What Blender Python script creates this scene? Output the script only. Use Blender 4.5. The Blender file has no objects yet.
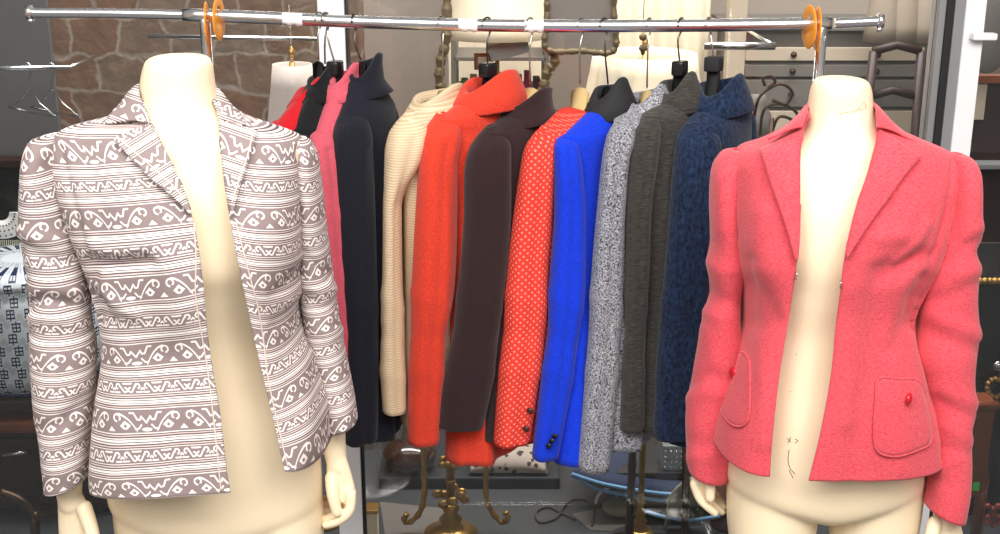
import bpy, bmesh, math, random
import numpy as np
from mathutils import Vector, Matrix
from mathutils.bvhtree import BVHTree
random.seed(7)
S = bpy.context.scene
COL = S.collection
PI = math.pi
# ---------------------------------------------------------------- camera
F = 1241.0; TH = math.radians(17.0); CZ = 1.71
cd = bpy.data.cameras.new('camera'); cam = bpy.data.objects.new('camera', cd); COL.objects.link(cam)
cd.sensor_width = 36; cd.lens = 36*F/1000; cd.clip_start = .05; cd.clip_end = 100
cam.location = (0, 0, CZ); cam.rotation_euler = (PI/2 - TH, 0, 0)
S.camera = cam
S.view_settings.view_transform = 'Standard'; S.view_settings.look = 'None'
S.view_settings.gamma = 1; S.view_settings.exposure = 0.08
S.view_settings.use_curve_mapping = False
# ---------------------------------------------------------------- world + lights
w = bpy.data.worlds.new('world'); S.world = w; w.use_nodes = True
wb = w.node_tree.nodes['Background']; wb.inputs[0].default_value = (1.0, .98, .95, 1); wb.inputs[1].default_value = .26
def area(name, loc, rot, sx, sy, power, color=(1, .97, .93)):
    l = bpy.data.lights.new(name, 'AREA'); l.shape = 'RECTANGLE'; l.size = sx; l.size_y = sy
    l.energy = power; l.color = color
    o = bpy.data.objects.new(name, l); COL.objects.link(o); o.location = loc; o.rotation_euler = rot
    return o
area('ceiling_panel_light', (0.0, 0.1, 3.0), (math.radians(22), 0, 0), 2.4, 1.2, 102)
area('ceiling_panel_light', (-1.6, -1.2, 3.0), (math.radians(35), 0, math.radians(-25)), 1.2, 1.2, 42)
area('ceiling_panel_light', (1.6, -1.2, 3.0), (math.radians(35), 0, math.radians(25)), 1.2, 1.2, 42)
area('display_fill', (0.2, 3.1, 2.9), (math.radians(14), 0, 0), 3.4, .5, 125)  # added fill with no visible fixture, brightens the area behind the glass
# ---------------------------------------------------------------- helpers
CT, ST = math.cos(TH), math.sin(TH)
def W(px, py, Y):
    dy = F*CT + (267-py)*ST
    t = Y/dy
    return Vector(((px-500)*t, Y, CZ + (-F*ST + (267-py)*CT)*t))
def PX(p):
    x, y, z = p[0], p[1], p[2]-CZ
    d = y*CT - z*ST; u = y*ST + z*CT
    return 500 + F*x/d, 267 - F*u/d
def XS(px, py, Y): return W(px, py, Y).x
def zat(py, Y): return W(500, py, Y).z
def fin(name, bm, mat, parent=None, smooth=True, world=True):
    me = bpy.data.meshes.new(name)
    bmesh.ops.recalc_face_normals(bm, faces=bm.faces[:]) if smooth != 'keep' else None
    bm.to_mesh(me); bm.free()
    if smooth:
        for p in me.polygons: p.use_smooth = True
    o = bpy.data.objects.new(name, me); COL.objects.link(o)
    if mat: me.materials.append(mat)
    if parent is not None:
        o.parent = parent
        if world: o.matrix_parent_inverse = Matrix.Translation(parent.location).inverted()
    return o
def tag(o, label=None, cat=None, group=None, kind=None):
    if label: o['label'] = label
    if cat: o['category'] = cat
    if group: o['group'] = group
    if kind: o['kind'] = kind
    return o
def thing(name, loc, label, cat, group=None):
    o = bpy.data.objects.new(name, None); COL.objects.link(o); o.location = loc
    o.empty_display_size = .05
    return tag(o, label, cat, group)
def interp(keys, t):
    """keys: list of (t, v0, v1, ...) -> smooth monotone-ish cubic"""
    K = np.array(keys, float); n = len(K); x = K[:, 0]
    if t <= x[0]: return K[0, 1:].copy()
    if t >= x[-1]: return K[-1, 1:].copy()
    i = int(np.searchsorted(x, t) - 1); i = max(0, min(n-2, i))
    d = (K[1:, 1:] - K[:-1, 1:]) / (x[1:]-x[:-1])[:, None]
    def sl(j):
        if j == 0: return d[0]
        if j == n-1: return d[-1]
        a, b = d[j-1], d[j]
        h0, h1 = x[j]-x[j-1], x[j+1]-x[j]
        m = (a*h1+b*h0)/(h0+h1)
        return np.where(a*b <= 0, 0, np.sign(m)*np.minimum(abs(m), 2.5*np.minimum(abs(a), abs(b))))
    h = x[i+1]-x[i]; s = (t-x[i])/h; m0, m1 = sl(i), sl(i+1)
    return ((2*s**3-3*s**2+1)*K[i, 1:] + (s**3-2*s**2+s)*h*m0 + (-2*s**3+3*s**2)*K[i+1, 1:] + (s**3-s**2)*h*m1)
def catmull(pts, n):
    P = [np.array(p, float) for p in pts]; out = []
    m = len(P)-1
    for k in range(n+1):
        u = k/n*m; i = min(int(u), m-1); s = u-i
        p0 = P[max(i-1, 0)]; p1 = P[i]; p2 = P[i+1]; p3 = P[min(i+2, m)]
        out.append(.5*((2*p1)+(-p0+p2)*s+(2*p0-5*p1+4*p2-p3)*s*s+(-p0+3*p1-3*p2+p3)*s**3))
    return out
def grid(bm, rows, closed=False, uvs=None):
    V = [[bm.verts.new(p) for p in r] for r in rows]
    uvl = (bm.loops.layers.uv.get('UVMap') or bm.loops.layers.uv.new('UVMap')) if uvs else None
    nc = len(rows[0])
    for i in range(len(rows)-1):
        for j in range(nc if closed else nc-1):
            k = (j+1) % nc
            try: f = bm.faces.new((V[i][j], V[i][k], V[i+1][k], V[i+1][j]))
            except ValueError: continue
            if uvs:
                for lp, (a, b) in zip(f.loops, ((i, j), (i, j+1), (i+1, j+1), (i+1, j))): lp[uvl].uv = uvs[a][b]
    return V
def cap(bm, ring):
    try: bm.faces.new(ring)
    except ValueError: pass
def tube(bm, pts, r, n=10, caps=True, flat=None):
    """pts list of Vector, r scalar or list; rings perpendicular to path; flat=(axis, factor)"""
    P = [Vector(p) for p in pts]; m = len(P)
    R = r if isinstance(r, (list, tuple)) else [r]*m
    prev = None; rows = []
    for i in range(m):
        t = (P[min(i+1, m-1)]-P[max(i-1, 0)])
        if t.length < 1e-9: t = Vector((0, 0, 1))
        t.normalize()
        if prev is None:
            a = Vector((0, 1, 0)) if abs(t.y) < .9 else Vector((1, 0, 0))
            nrm = (a - t*a.dot(t)).normalized()
        else:
            nrm = prev - t*prev.dot(t)
            nrm = nrm.normalized() if nrm.length > 1e-6 else t.orthogonal().normalized()
        prev = nrm; b = t.cross(nrm)
        rr = R[i]; ra, rb = (rr if isinstance(rr, tuple) else (rr, rr))
        rows.append([P[i] + nrm*(math.cos(2*PI*k/n)*ra) + b*(math.sin(2*PI*k/n)*rb) for k in range(n)])
    V = grid(bm, rows, closed=True)
    if caps: cap(bm, V[0][::-1]); cap(bm, V[-1])
    return V
def chain(bm, pts, rad, n=14, sub=5):
    """rounded tapered closed tube through points (for remesh unions)"""
    K = [tuple(p)+(tuple(r) if isinstance(r, tuple) else (r, r)) for p, r in zip(pts, rad)]
    D = catmull(K, sub*(len(K)-1))
    P = [Vector(d[:3]) for d in D]; R = [(max(d[3], .001), max(d[4], .001)) for d in D]
    def endcap(P0, P1, r):
        t = (P0-P1).normalized(); o = []
        for a in (.35, .65, .87, .985):
            o.append((P0+t*(a*min(r)), (r[0]*math.sqrt(1-a*a), r[1]*math.sqrt(1-a*a))))
        return o
    s = endcap(P[0], P[1], R[0])[::-1]; e = endcap(P[-1], P[-2], R[-1])
    P = [a for a, b in s]+P+[a for a, b in e]; R = [b for a, b in s]+R+[b for a, b in e]
    tube(bm, P, R, n)
def lathe(bm, prof, c, n=32, capb=True):
    rows = [[Vector((c[0]+r*math.cos(2*PI*k/n), c[1]+r*math.sin(2*PI*k/n), c[2]+z)) for k in range(n)] for r, z in prof]
    V = grid(bm, rows, closed=True)
    if capb:
        if prof[0][0] > 1e-4: cap(bm, V[0][::-1])
        if prof[-1][0] > 1e-4: cap(bm, V[-1])
def box(bm, x0, x1, y0, y1, z0, z1, bev=0.0):
    r = bmesh.ops.create_cube(bm, size=1)
    for v in r['verts']:
        v.co = Vector(((x0+x1)/2+v.co.x*(x1-x0), (y0+y1)/2+v.co.y*(y1-y0), (z0+z1)/2+v.co.z*(z1-z0)))
    if bev > 0:
        es = list({e for v in r['verts'] for e in v.link_edges})
        bmesh.ops.bevel(bm, geom=es, offset=bev, segments=2, affect='EDGES', profile=.6)
def boxo(name, b, mat, parent=None, bev=.002):
    bm = bmesh.new(); box(bm, *b, bev=bev); return fin(name, bm, mat, parent, smooth=False)
def ellipsoid(bm, c, r, u=16, v=10):
    q = bmesh.ops.create_uvsphere(bm, u_segments=u, v_segments=v, radius=1)
    for x in q['verts']: x.co = Vector((c[0]+x.co.x*r[0], c[1]+x.co.y*r[1], c[2]+x.co.z*r[2]))
def solid(o, t, off=0.0):
    m = o.modifiers.new('solidify', 'SOLIDIFY'); m.thickness = t; m.offset = off; m.use_even_offset = False
def remesh(o, v, it=4, f=.5):
    m = o.modifiers.new('remesh', 'REMESH'); m.mode = 'VOXEL'; m.voxel_size = v; m.use_smooth_shade = True
    s = o.modifiers.new('smooth', 'SMOOTH'); s.iterations = it; s.factor = f
# ---------------------------------------------------------------- node DSL
class N:
    def __init__(s, nt, sock): s.nt = nt; s.s = sock
    def _m(s, op, *a):
        n = s.nt.nodes.new('ShaderNodeMath'); n.operation = op
        for i, x in enumerate((s,)+a):
            if isinstance(x, N): s.nt.links.new(x.s, n.inputs[i])
            else: n.inputs[i].default_value = float(x)
        return N(s.nt, n.outputs[0])
    def __add__(s, o): return s._m('ADD', o)
    __radd__ = __add__
    def __sub__(s, o): return s._m('SUBTRACT', o)
    def __rsub__(s, o): return (s*-1)+o
    def __mul__(s, o): return s._m('MULTIPLY', o)
    __rmul__ = __mul__
    def __truediv__(s, o): return s._m('DIVIDE', o)
    def abs(s): return s._m('ABSOLUTE')
    def sqrt(s): return s._m('SQRT')
    def frac(s): return s._m('FRACT')
    def lt(s, o): return s._m('LESS_THAN', o)
    def gt(s, o): return s._m('GREATER_THAN', o)
    def mn(s, o): return s._m('MINIMUM', o)
    def mx(s, o): return s._m('MAXIMUM', o)
    def clamp(s): return s.mn(1).mx(0)
    def sin(s): return s._m('SINE')
def nd(nt, typ, **kw):
    n = nt.nodes.new(typ)
    for k, v in kw.items():
        if k in n.inputs: n.inputs[k].default_value = v
        else: setattr(n, k, v)
    return n
def newmat(name):
    m = bpy.data.materials.new(name); m.use_nodes = True
    nt = m.node_tree; return m, nt, nt.nodes['Principled BSDF']
def c4(c): return (c[0], c[1], c[2], 1)
def srgb(r, g, b):
    f = lambda v: ((v/255+.055)/1.055)**2.4 if v/255 > .04045 else v/255/12.92
    return (f(r), f(g), f(b))
def plain(name, col, rough=.5, metal=0, var=.06, scale=8, bump=0, spec=.5, coat=0):
    m, nt, b = newmat(name)
    tc = nd(nt, 'ShaderNodeTexCoord'); no = nd(nt, 'ShaderNodeTexNoise', Scale=scale, Detail=4)
    nt.links.new(tc.outputs['Object'], no.inputs['Vector'])
    mx = nd(nt, 'ShaderNodeMix', data_type='RGBA'); mx.inputs[6].default_value = c4([v*(1-var) for v in col]); mx.inputs[7].default_value = c4([min(1, v*(1+var)) for v in col])
    nt.links.new(no.outputs[0], mx.inputs[0]); nt.links.new(mx.outputs[2], b.inputs['Base Color'])
    b.inputs['Roughness'].default_value = rough; b.inputs['Metallic'].default_value = metal
    b.inputs['Specular IOR Level'].default_value = spec
    b.inputs['Coat Weight'].default_value = coat
    if bump:
        bp = nd(nt, 'ShaderNodeBump', Strength=bump, Distance=.002); nt.links.new(no.outputs[0], bp.inputs['Height']); nt.links.new(bp.outputs[0], b.inputs['Normal'])
    return m
def fabric(name, col, fleck=None, amount=.5, scale=900, bump=.25, aniso=(1, 1, 1), sheen=.15, broad=.05, thr=None, dist=.001, rough=.95):
    m, nt, b = newmat(name)
    tc = nd(nt, 'ShaderNodeTexCoord'); mp = nd(nt, 'ShaderNodeMapping'); mp.inputs['Scale'].default_value = aniso
    nt.links.new(tc.outputs['Object'], mp.inputs[0])
    no = nd(nt, 'ShaderNodeTexNoise', Scale=scale, Detail=3, Roughness=.6); nt.links.new(mp.outputs[0], no.inputs['Vector'])
    n2 = nd(nt, 'ShaderNodeTexNoise', Scale=9, Detail=3); nt.links.new(tc.outputs['Object'], n2.inputs['Vector'])
    rp = nd(nt, 'ShaderNodeValToRGB'); nt.links.new(no.outputs[0], rp.inputs[0])
    fl = fleck or [v*.7 for v in col]
    a, z = thr or (.35, .65)
    rp.color_ramp.elements[0].position = a; rp.color_ramp.elements[0].color = c4(fl)
    rp.color_ramp.elements[1].position = z; rp.color_ramp.elements[1].color = c4(col)
    mx = nd(nt, 'ShaderNodeMix', data_type='RGBA'); mx.blend_type = 'MULTIPLY'; mx.inputs[0].default_value = 1
    r2 = nd(nt, 'ShaderNodeMapRange'); r2.inputs[3].default_value = 1-broad; r2.inputs[4].default_value = 1+broad
    nt.links.new(n2.outputs[0], r2.inputs[0]); nt.links.new(rp.outputs[0], mx.inputs[6]); nt.links.new(r2.outputs[0], mx.inputs[7])
    nt.links.new(mx.outputs[2], b.inputs['Base Color'])
    b.inputs['Roughness'].default_value = rough; b.inputs['Specular IOR Level'].default_value = .12
    b.inputs['Sheen Weight'].default_value = sheen; b.inputs['Sheen Roughness'].default_value = .5
    bp = nd(nt, 'ShaderNodeBump', Strength=bump, Distance=dist); nt.links.new(no.outputs[0], bp.inputs['Height']); nt.links.new(bp.outputs[0], b.inputs['Normal'])
    return m
def seg(x, y, ax, ay, bx, by):
    dx, dy = bx-ax, by-ay; L = dx*dx+dy*dy
    h = (((x-ax)*dx + (y-ay)*dy)/L).clamp()
    u = x-ax-h*dx; v = y-ay-h*dy
    return (u*u+v*v).sqrt()
def ringd(x, y, cx, cy, r):
    return (((x-cx)*(x-cx)+(y-cy)*(y-cy)).sqrt()-r).abs()
def scroll_mat():
    m, nt, b = newmat('scroll_jacquard')
    uv = nd(nt, 'ShaderNodeUVMap'); uv.uv_map = 'UVMap'
    sp = nd(nt, 'ShaderNodeSeparateXYZ'); nt.links.new(uv.outputs[0], sp.inputs[0])
    wob = nd(nt, 'ShaderNodeTexNoise', Scale=.25, Detail=1); nt.links.new(uv.outputs[0], wob.inputs['Vector'])
    U = N(nt, sp.outputs[0]); V = N(nt, sp.outputs[1])
    ph = (V+.5+100).frac()-.5                 # 0 at big band centre
    y = ph*-66.0                              # up positive
    P = 76.0
    xx = ((((U+3800)/P).frac()-.5)*P).abs()    # 0..38 mirrored at triangle
    ds = [seg(xx, y, 21.5, 8.2, 25.5, 8), seg(xx, y, 25.5, 8, 28.6, 1.4), seg(xx, y, 28.6, 1.4, 31.5, 1.2), seg(xx, y, 31.5, 1.2, 33.2, 4.6), seg(xx, y, 33.2, 4.6, 38, -1.8), seg(xx, y, 25.8, -7.8, 29.5, -7.2), seg(xx, y, 29.5, -7.2, 32.5, -3.8)]
    par = (y-(7.5-((xx-8)/18)*((xx-8)/18)*15)).abs()*.82 + (xx.lt(8.5)+xx.gt(27.5))*50
    rg = ringd(xx, y, 7.5, 3.6, 3.4) + (xx.gt(7.5)*y.lt(1.2))*50
    par2 = (y-(2.6-((xx-11)/9)*((xx-11)/9)*8)).abs()*.85 + (xx.lt(9.5)+xx.gt(20))*50
    d = rg.mn(par)
    for q in ds: d = d.mn(q)
    line = d.lt(.88)
    eyeD = ((xx-15.5).abs()/5.6+(y+4.2).abs()/5.0).mx((y+7.6)*-1+.9)
    eye = eyeD.lt(1)*(((xx-15.5)*(xx-15.5)+(y+4.4)*(y+4.4)).gt(2.6))
    tri = (xx+((y+9.5)*.95)).lt(4.6)*y.gt(-9.3)*y.lt(-3)
    blob = (((xx-38)/5.5)*((xx-38)/5.5)+((y+8.3)/1.8)*((y+8.3)/1.8)).lt(1)
    bigfg = line.mx(eye).mx(tri).mx(blob)
    # small band
    ph2 = (V+100).frac()-.5; y2 = ph2*-66.0
    x2 = ((((U+3810)/31).frac()-.5)*31).abs()   # 0..15.5
    d2 = ringd(x2, y2, 5.0, 1.8, 2.3).mx(0)+(x2.gt(5.0)*y2.lt(1.0))*50
    d2 = d2.mn(seg(x2, y2, 6.6, 4, 11.5, -4)).mn(seg(x2, y2, 1.0, -4.2, 6.5, -4.2))
    d2 = d2.mn(ringd(x2, y2, 12.6, -1.8, 2.2)+(x2.lt(12.2)*y2.gt(-1.5))*50).mn(seg(x2, y2, 11, 4.6, 15.5, 4.4)).mn(seg(x2, y2, 0, 0, 1.5, -1.5))
    smallfg = d2.lt(.82)
    inbig = y.abs().lt(11.3); insm = y2.abs().lt(6.6)
    q = ph.abs()*66                             # 0..33
    def ln(c, w): return (q-c).abs().lt(w)
    lines = ln(12.9, .55).mx(ln(15.2, .7)).mx(ln(17.3, .35)).mx(ln(20.2, .45)).mx(ln(22.6, .65)).mx(ln(25.0, .6))
    lightv = inbig*bigfg + insm*smallfg + ((1-inbig)*(1-insm)*(1-lines))
    pinkish = (q-14).abs().lt(1.0).mx((q-23.5).abs().lt(.8))*(1-lines)
    cream = srgb(243, 233, 229); taupe = srgb(142, 126, 125); dark = srgb(104, 90, 90); pk = srgb(212, 188, 184)
    m1 = nd(nt, 'ShaderNodeMix', data_type='RGBA'); m1.inputs[6].default_value = c4(taupe); m1.inputs[7].default_value = c4(cream)
    nt.links.new(lightv.s, m1.inputs[0])
    m2 = nd(nt, 'ShaderNodeMix', data_type='RGBA'); m2.inputs[7].default_value = c4(dark); nt.links.new(m1.outputs[2], m2.inputs[6]); 
    lo = lines*(1-inbig)*(1-insm)*.95; nt.links.new(lo.s, m2.inputs[0])
    m3 = nd(nt, 'ShaderNodeMix', data_type='RGBA'); m3.inputs[7].default_value = c4(pk); nt.links.new(m2.outputs[2], m3.inputs[6]); po = pinkish*.8; nt.links.new(po.s, m3.inputs[0])
    # weave
    tc = nd(nt, 'ShaderNodeTexCoord'); no = nd(nt, 'ShaderNodeTexNoise', Scale=900, Detail=2); nt.links.new(tc.outputs['Object'], no.inputs['Vector'])
    r2 = nd(nt, 'ShaderNodeMapRange'); r2.inputs[3].default_value = .86; r2.inputs[4].default_value = 1.12; nt.links.new(no.outputs[0], r2.inputs[0])
    m4 = nd(nt, 'ShaderNodeMix', data_type='RGBA'); m4.blend_type = 'MULTIPLY'; m4.inputs[0].default_value = 1
    nt.links.new(m3.outputs[2], m4.inputs[6]); nt.links.new(r2.outputs[0], m4.inputs[7])
    nt.links.new(m4.outputs[2], b.inputs['Base Color'])
    b.inputs['Roughness'].default_value = .9; b.inputs['Specular IOR Level'].default_value = .15
    hb = lightv*.6+N(nt, no.outputs[0])*.5
    bp = nd(nt, 'ShaderNodeBump', Strength=.3, Distance=.0006); nt.links.new(hb.s, bp.inputs['Height']); nt.links.new(bp.outputs[0], b.inputs['Normal'])
    return m
def dotted_mat(col, dot):
    m, nt, b = newmat('dotted_crepe')
    uv = nd(nt, 'ShaderNodeUVMap'); uv.uv_map = 'UVMap'
    sp = nd(nt, 'ShaderNodeSeparateXYZ'); nt.links.new(uv.outputs[0], sp.inputs[0])
    U = N(nt, sp.outputs[0])*82; V = N(nt, sp.outputs[1])*82
    a = ((U+V+400).frac()-.5); c = ((U-V+400).frac()-.5)
    d = (a*a+c*c).lt(.052)
    mx = nd(nt, 'ShaderNodeMix', data_type='RGBA'); mx.inputs[6].default_value = c4(col); mx.inputs[7].default_value = c4(dot)
    nt.links.new(d.s, mx.inputs[0]); nt.links.new(mx.outputs[2], b.inputs['Base Color'])
    b.inputs['Roughness'].default_value = .9; b.inputs['Specular IOR Level'].default_value = .15
    return m
def ribbed_mat(col, dark):
    m, nt, b = newmat('ribbed_knit')
    uv = nd(nt, 'ShaderNodeUVMap'); uv.uv_map = 'UVMap'
    sp = nd(nt, 'ShaderNodeSeparateXYZ'); nt.links.new(uv.outputs[0], sp.inputs[0])
    U = N(nt, sp.outputs[0]); V = N(nt, sp.outputs[1])
    s = ((V*1300).sin()*.5+.5)*.9+((U*1500).sin()*.5+.5)*.1
    mx = nd(nt, 'ShaderNodeMix', data_type='RGBA'); mx.inputs[6].default_value = c4(dark); mx.inputs[7].default_value = c4(col)
    nt.links.new(s.clamp().s, mx.inputs[0]); nt.links.new(mx.outputs[2], b.inputs['Base Color'])
    b.inputs['Roughness'].default_value = .9; b.inputs['Specular IOR Level'].default_value = .15
    bp = nd(nt, 'ShaderNodeBump', Strength=.4, Distance=.001); nt.links.new(s.s, bp.inputs['Height']); nt.links.new(bp.outputs[0], b.inputs['Normal'])
    return m
M = {}
M['skin'] = plain('mannequin_cream', srgb(247, 227, 193), .42, var=.015, scale=4)
M['scroll'] = scroll_mat()
M['rose'] = fabric('rose_tweed', srgb(224, 90, 100), srgb(198, 56, 70), scale=560, bump=.22, aniso=(.4, .4, 1.5), sheen=.2, broad=.05, thr=(.3, .6))
M['cream_trim'] = plain('cream_trim', srgb(222, 200, 190), .8)
M['chrome'] = plain('chrome', (.93, .93, .94), .24, 1, var=.02)
M['steel_dark'] = plain('dark_steel', (.12, .11, .1), .3, 1)
M['steel'] = plain('steel_wire', (.62, .6, .58), .25, 1)
M['orange'] = plain('orange_plastic', srgb(250, 160, 40), .4)
M['sticker'] = plain('sticker_paper', srgb(245, 243, 240), .6)
M['black_plastic'] = plain('black_plastic', (.012, .012, .012), .25)
M['black_cloth'] = plain('black_cloth', (.012, .012, .014), .8)
M['pale_wood'] = plain('pale_wood', srgb(222, 190, 132), .45, var=.15, scale=20)
M['g_red'] = fabric('bright_red_wool', srgb(202, 28, 40), scale=500)
M['g_black'] = fabric('black_wool', srgb(26, 28, 30), scale=500)
M['g_pink'] = fabric('dusty_pink_wool', srgb(212, 92, 108), scale=500)
M['g_navyblack'] = fabric('blue_black_wool', srgb(32, 33, 43), scale=400, sheen=.1)
M['g_beige'] = ribbed_mat(srgb(228, 207, 176), srgb(196, 170, 136))
M['g_coral'] = fabric('coral_wool', srgb(226, 68, 48), scale=350, bump=.2)
M['g_brown'] = fabric('dark_plum_brown_wool', srgb(52, 36, 38), scale=400)
M['g_dot'] = dotted_mat(srgb(222, 62, 52), srgb(240, 140, 120))
M['g_blue'] = fabric('cobalt_wool', srgb(22, 62, 214), srgb(18, 50, 190), scale=300, bump=.1, sheen=.1)
M['g_tweed'] = fabric('grey_fleck_tweed', srgb(196, 196, 204), srgb(40, 42, 52), scale=330, bump=.9, thr=(.36, .66), dist=.003)
M['g_char'] = fabric('charcoal_slub', srgb(74, 70, 66), srgb(44, 42, 40), scale=260, bump=.4, aniso=(.3, .3, 2.6))
M['g_mohair'] = fabric('navy_mohair', srgb(42, 60, 92), srgb(14, 20, 36), scale=170, bump=.6, thr=(.3, .75), dist=.003, aniso=(1, 1, .6), sheen=.12)
# ---------------------------------------------------------------- wrinkles (true displacement along stroke lines given on the cloth)
def stroke_disp(strokes, px, py):
    d = 0
    for pts, wd, amp in strokes:
        best = 1e9
        for (ax, ay), (bx, by) in zip(pts[:-1], pts[1:]):
            dx, dy = bx-ax, by-ay; L = dx*dx+dy*dy
            h = max(0, min(1, ((px-ax)*dx+(py-ay)*dy)/L))
            e = (px-ax-h*dx)**2+(py-ay-h*dy)**2
            if e < best: best = e
        if best < 9*wd*wd: d += amp*math.exp(-best/(wd*wd))
    return d
def displace(rows, strokes, closed, front_only=True, ripple=None):
    R = len(rows); C = len(rows[0]); out = []
    for i in range(R):
        o = []
        for j in range(C):
            p = rows[i][j]
            a = rows[max(i-1, 0)][j]; b = rows[min(i+1, R-1)][j]
            jl = (j-1) % C if closed else max(j-1, 0); jr = (j+1) % C if closed else min(j+1, C-1)
            n = (rows[i][jr]-rows[i][jl]).cross(b-a)
            if n.length < 1e-12: o.append(p); continue
            n.normalize()
            toc = Vector((0, 0, CZ))-p
            if n.dot(toc) < 0:
                if front_only: o.append(p); continue
                n = -n
            px, py = PX(p)
            d = stroke_disp(strokes, px, py)
            o.append(p+n*d)
        out.append(o)
    return out
def torso_cloth(keys, strokes, nr=150, nf=64, nb=56, p=.88):
    """keys rows: t,E1x,E1y,S1x,S1y,E2x,E2y,S2x,S2y,yf1,ys1,yf2,ys2,yb"""
    t0, t1 = keys[0][0], keys[-1][0]; rows = []; uvs = []
    for i in range(nr+1):
        t = t0+(t1-t0)*i/nr
        k = interp(keys, t)
        e1 = W(k[0], k[1], k[8]); s1 = W(k[2], k[3], k[9]); e2 = W(k[4], k[5], k[10]); s2 = W(k[6], k[7], k[11]); yb = k[12]
        row = []
        def quarter(e, s, a):
            ph = a*PI/2
            sx = math.sin(ph)**p; cx = math.cos(ph)**p if math.cos(ph) > 1e-6 else 0
            return Vector((e.x+(s.x-e.x)*sx, s.y-(s.y-e.y)*cx, e.z+(s.z-e.z)*(sx*.5+a*.5)))
        for j in range(nf): row.append(quarter(e1, s1, j/nf))
        for j in range(nb):
            a = PI*j/nb; c = (s1+s2)/2; h = (s2-s1)/2
            row.append(c - h*math.cos(a) + Vector((0, yb*math.sin(a)**.8 if 0 < a < PI else 0, 0)))
        for j in range(nf, -1, -1): row.append(quarter(e2, s2, j/nf))
        rows.append(row)
        # uv: arc length in px-ish units from each front edge
        uv = []; L = 0; n = len(row); acc = [0]
        for j in range(1, n): L += (row[j]-row[j-1]).length; acc.append(L)
        for j in range(n):
            if j < nf+nb//2: uv.append((-acc[j]/.00136, t))
            else: uv.append(((acc[-1]-acc[j])/.00136, t))
        uvs.append(uv)
    rows = displace(rows, strokes, False)
    return rows, uvs
def sleeve_cloth(keys, strokes, nr=110, nc=48, pw=.92, uscale=None, closed_front=True):
    """keys: t,Lx,Ly,Rx,Ry,yc,rd"""
    t0, t1 = keys[0][0], keys[-1][0]; rows = []; uvs = []
    for i in range(nr+1):
        t = t0+(t1-t0)*i/nr; k = interp(keys, t); dy = 5.5*(i/nr)**2
        l = W(k[0], k[1]-dy, k[4]); r = W(k[2], k[3]-dy, k[4]); c = (l+r)/2; h = (r-l)/2*.97
        row = []
        for j in range(nc):
            a = 2*PI*j/nc
            ca, sa = math.cos(a), math.sin(a)
            row.append(c + h*(math.copysign(abs(ca)**pw, ca)) + Vector((0, -k[5]*math.copysign(abs(sa)**pw, sa), 0)))
        rows.append(row)
        acc = [0]
        for j in range(1, nc+1): acc.append(acc[-1]+(row[j % nc]-row[j-1]).length)
        uvs.append([((a if uscale is None else a*uscale)/(.00136 if uscale is None else 1), t) for a in acc])
    return displace(rows, strokes, True), uvs
def bvh_of(rows, closed=False):
    vs = [p for r in rows for p in r]; C = len(rows[0]); fs = []
    for i in range(len(rows)-1):
        for j in range(C if closed else C-1):
            k = (j+1) % C
            fs.append((i*C+j, i*C+k, (i+1)*C+k, (i+1)*C+j))
    return BVHTree.FromPolygons(vs, fs)
def drape(bv, px, py, off, guessY):
    o = Vector((0, 0, CZ)); d = (W(px, py, 1)-o).normalized()
    h = bv.ray_cast(o, d)
    if h[0] is not None and abs(h[0].y-guessY) < .2:
        return h[0]-d*off
    q = W(px, py, guessY)
    h = bv.find_nearest(q)
    return W(px, py, h[0].y)-d*off
def patch(bv, inner, outer, gy, n=60, m=14, o0=.003, o1=.006, uvf=None, bulge=.0, polyline=False):
    def samp(P, s):
        P = [np.array(p, float) for p in P]
        L = [0]
        for a, b in zip(P[:-1], P[1:]): L.append(L[-1]+np.linalg.norm(b-a))
        x = s*L[-1]
        for i in range(len(P)-1):
            if x <= L[i+1]+1e-9: return P[i]+(P[i+1]-P[i])*((x-L[i])/max(L[i+1]-L[i], 1e-9))
        return P[-1]
    def pre(P): return P if polyline else [tuple(q) for q in catmull(P, 40)]
    inner, outer = pre(inner), pre(outer)
    rows = []; uvs = []
    for i in range(n+1):
        a = samp(inner, i/n); b = samp(outer, i/n); r = []; u = []
        for j in range(m+1):
            s = j/m; q = a+(b-a)*s
            r.append(drape(bv, q[0], q[1], o0+(o1-o0)*s+bulge*math.sin(PI*s), gy)); u.append(uvf(q[0], q[1]) if uvf else (s, i/n))
        rows.append(r); uvs.append(u)
    # smooth depth a little
    for _ in range(3):
        nr = [[p.copy() for p in r] for r in rows]
        for i in range(1, n):
            for j in range(m+1):
                yy = (rows[i-1][j].y+rows[i+1][j].y+2*rows[i][j].y)/4
                pxy = PX(rows[i][j]); nr[i][j] = W(pxy[0], pxy[1], min(yy, rows[i][j].y+.002))
        rows = nr
    return rows, uvs
def gobj(name, rows, uvs, mat, parent, closed=False, thick=.003, off=-1):
    bm = bmesh.new(); grid(bm, rows, closed, uvs)
    o = fin(name, bm, mat, parent)
    # make normals face outward consistently is handled by recalc; solidify inwards
    if thick: solid(o, thick, off)
    return o
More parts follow.
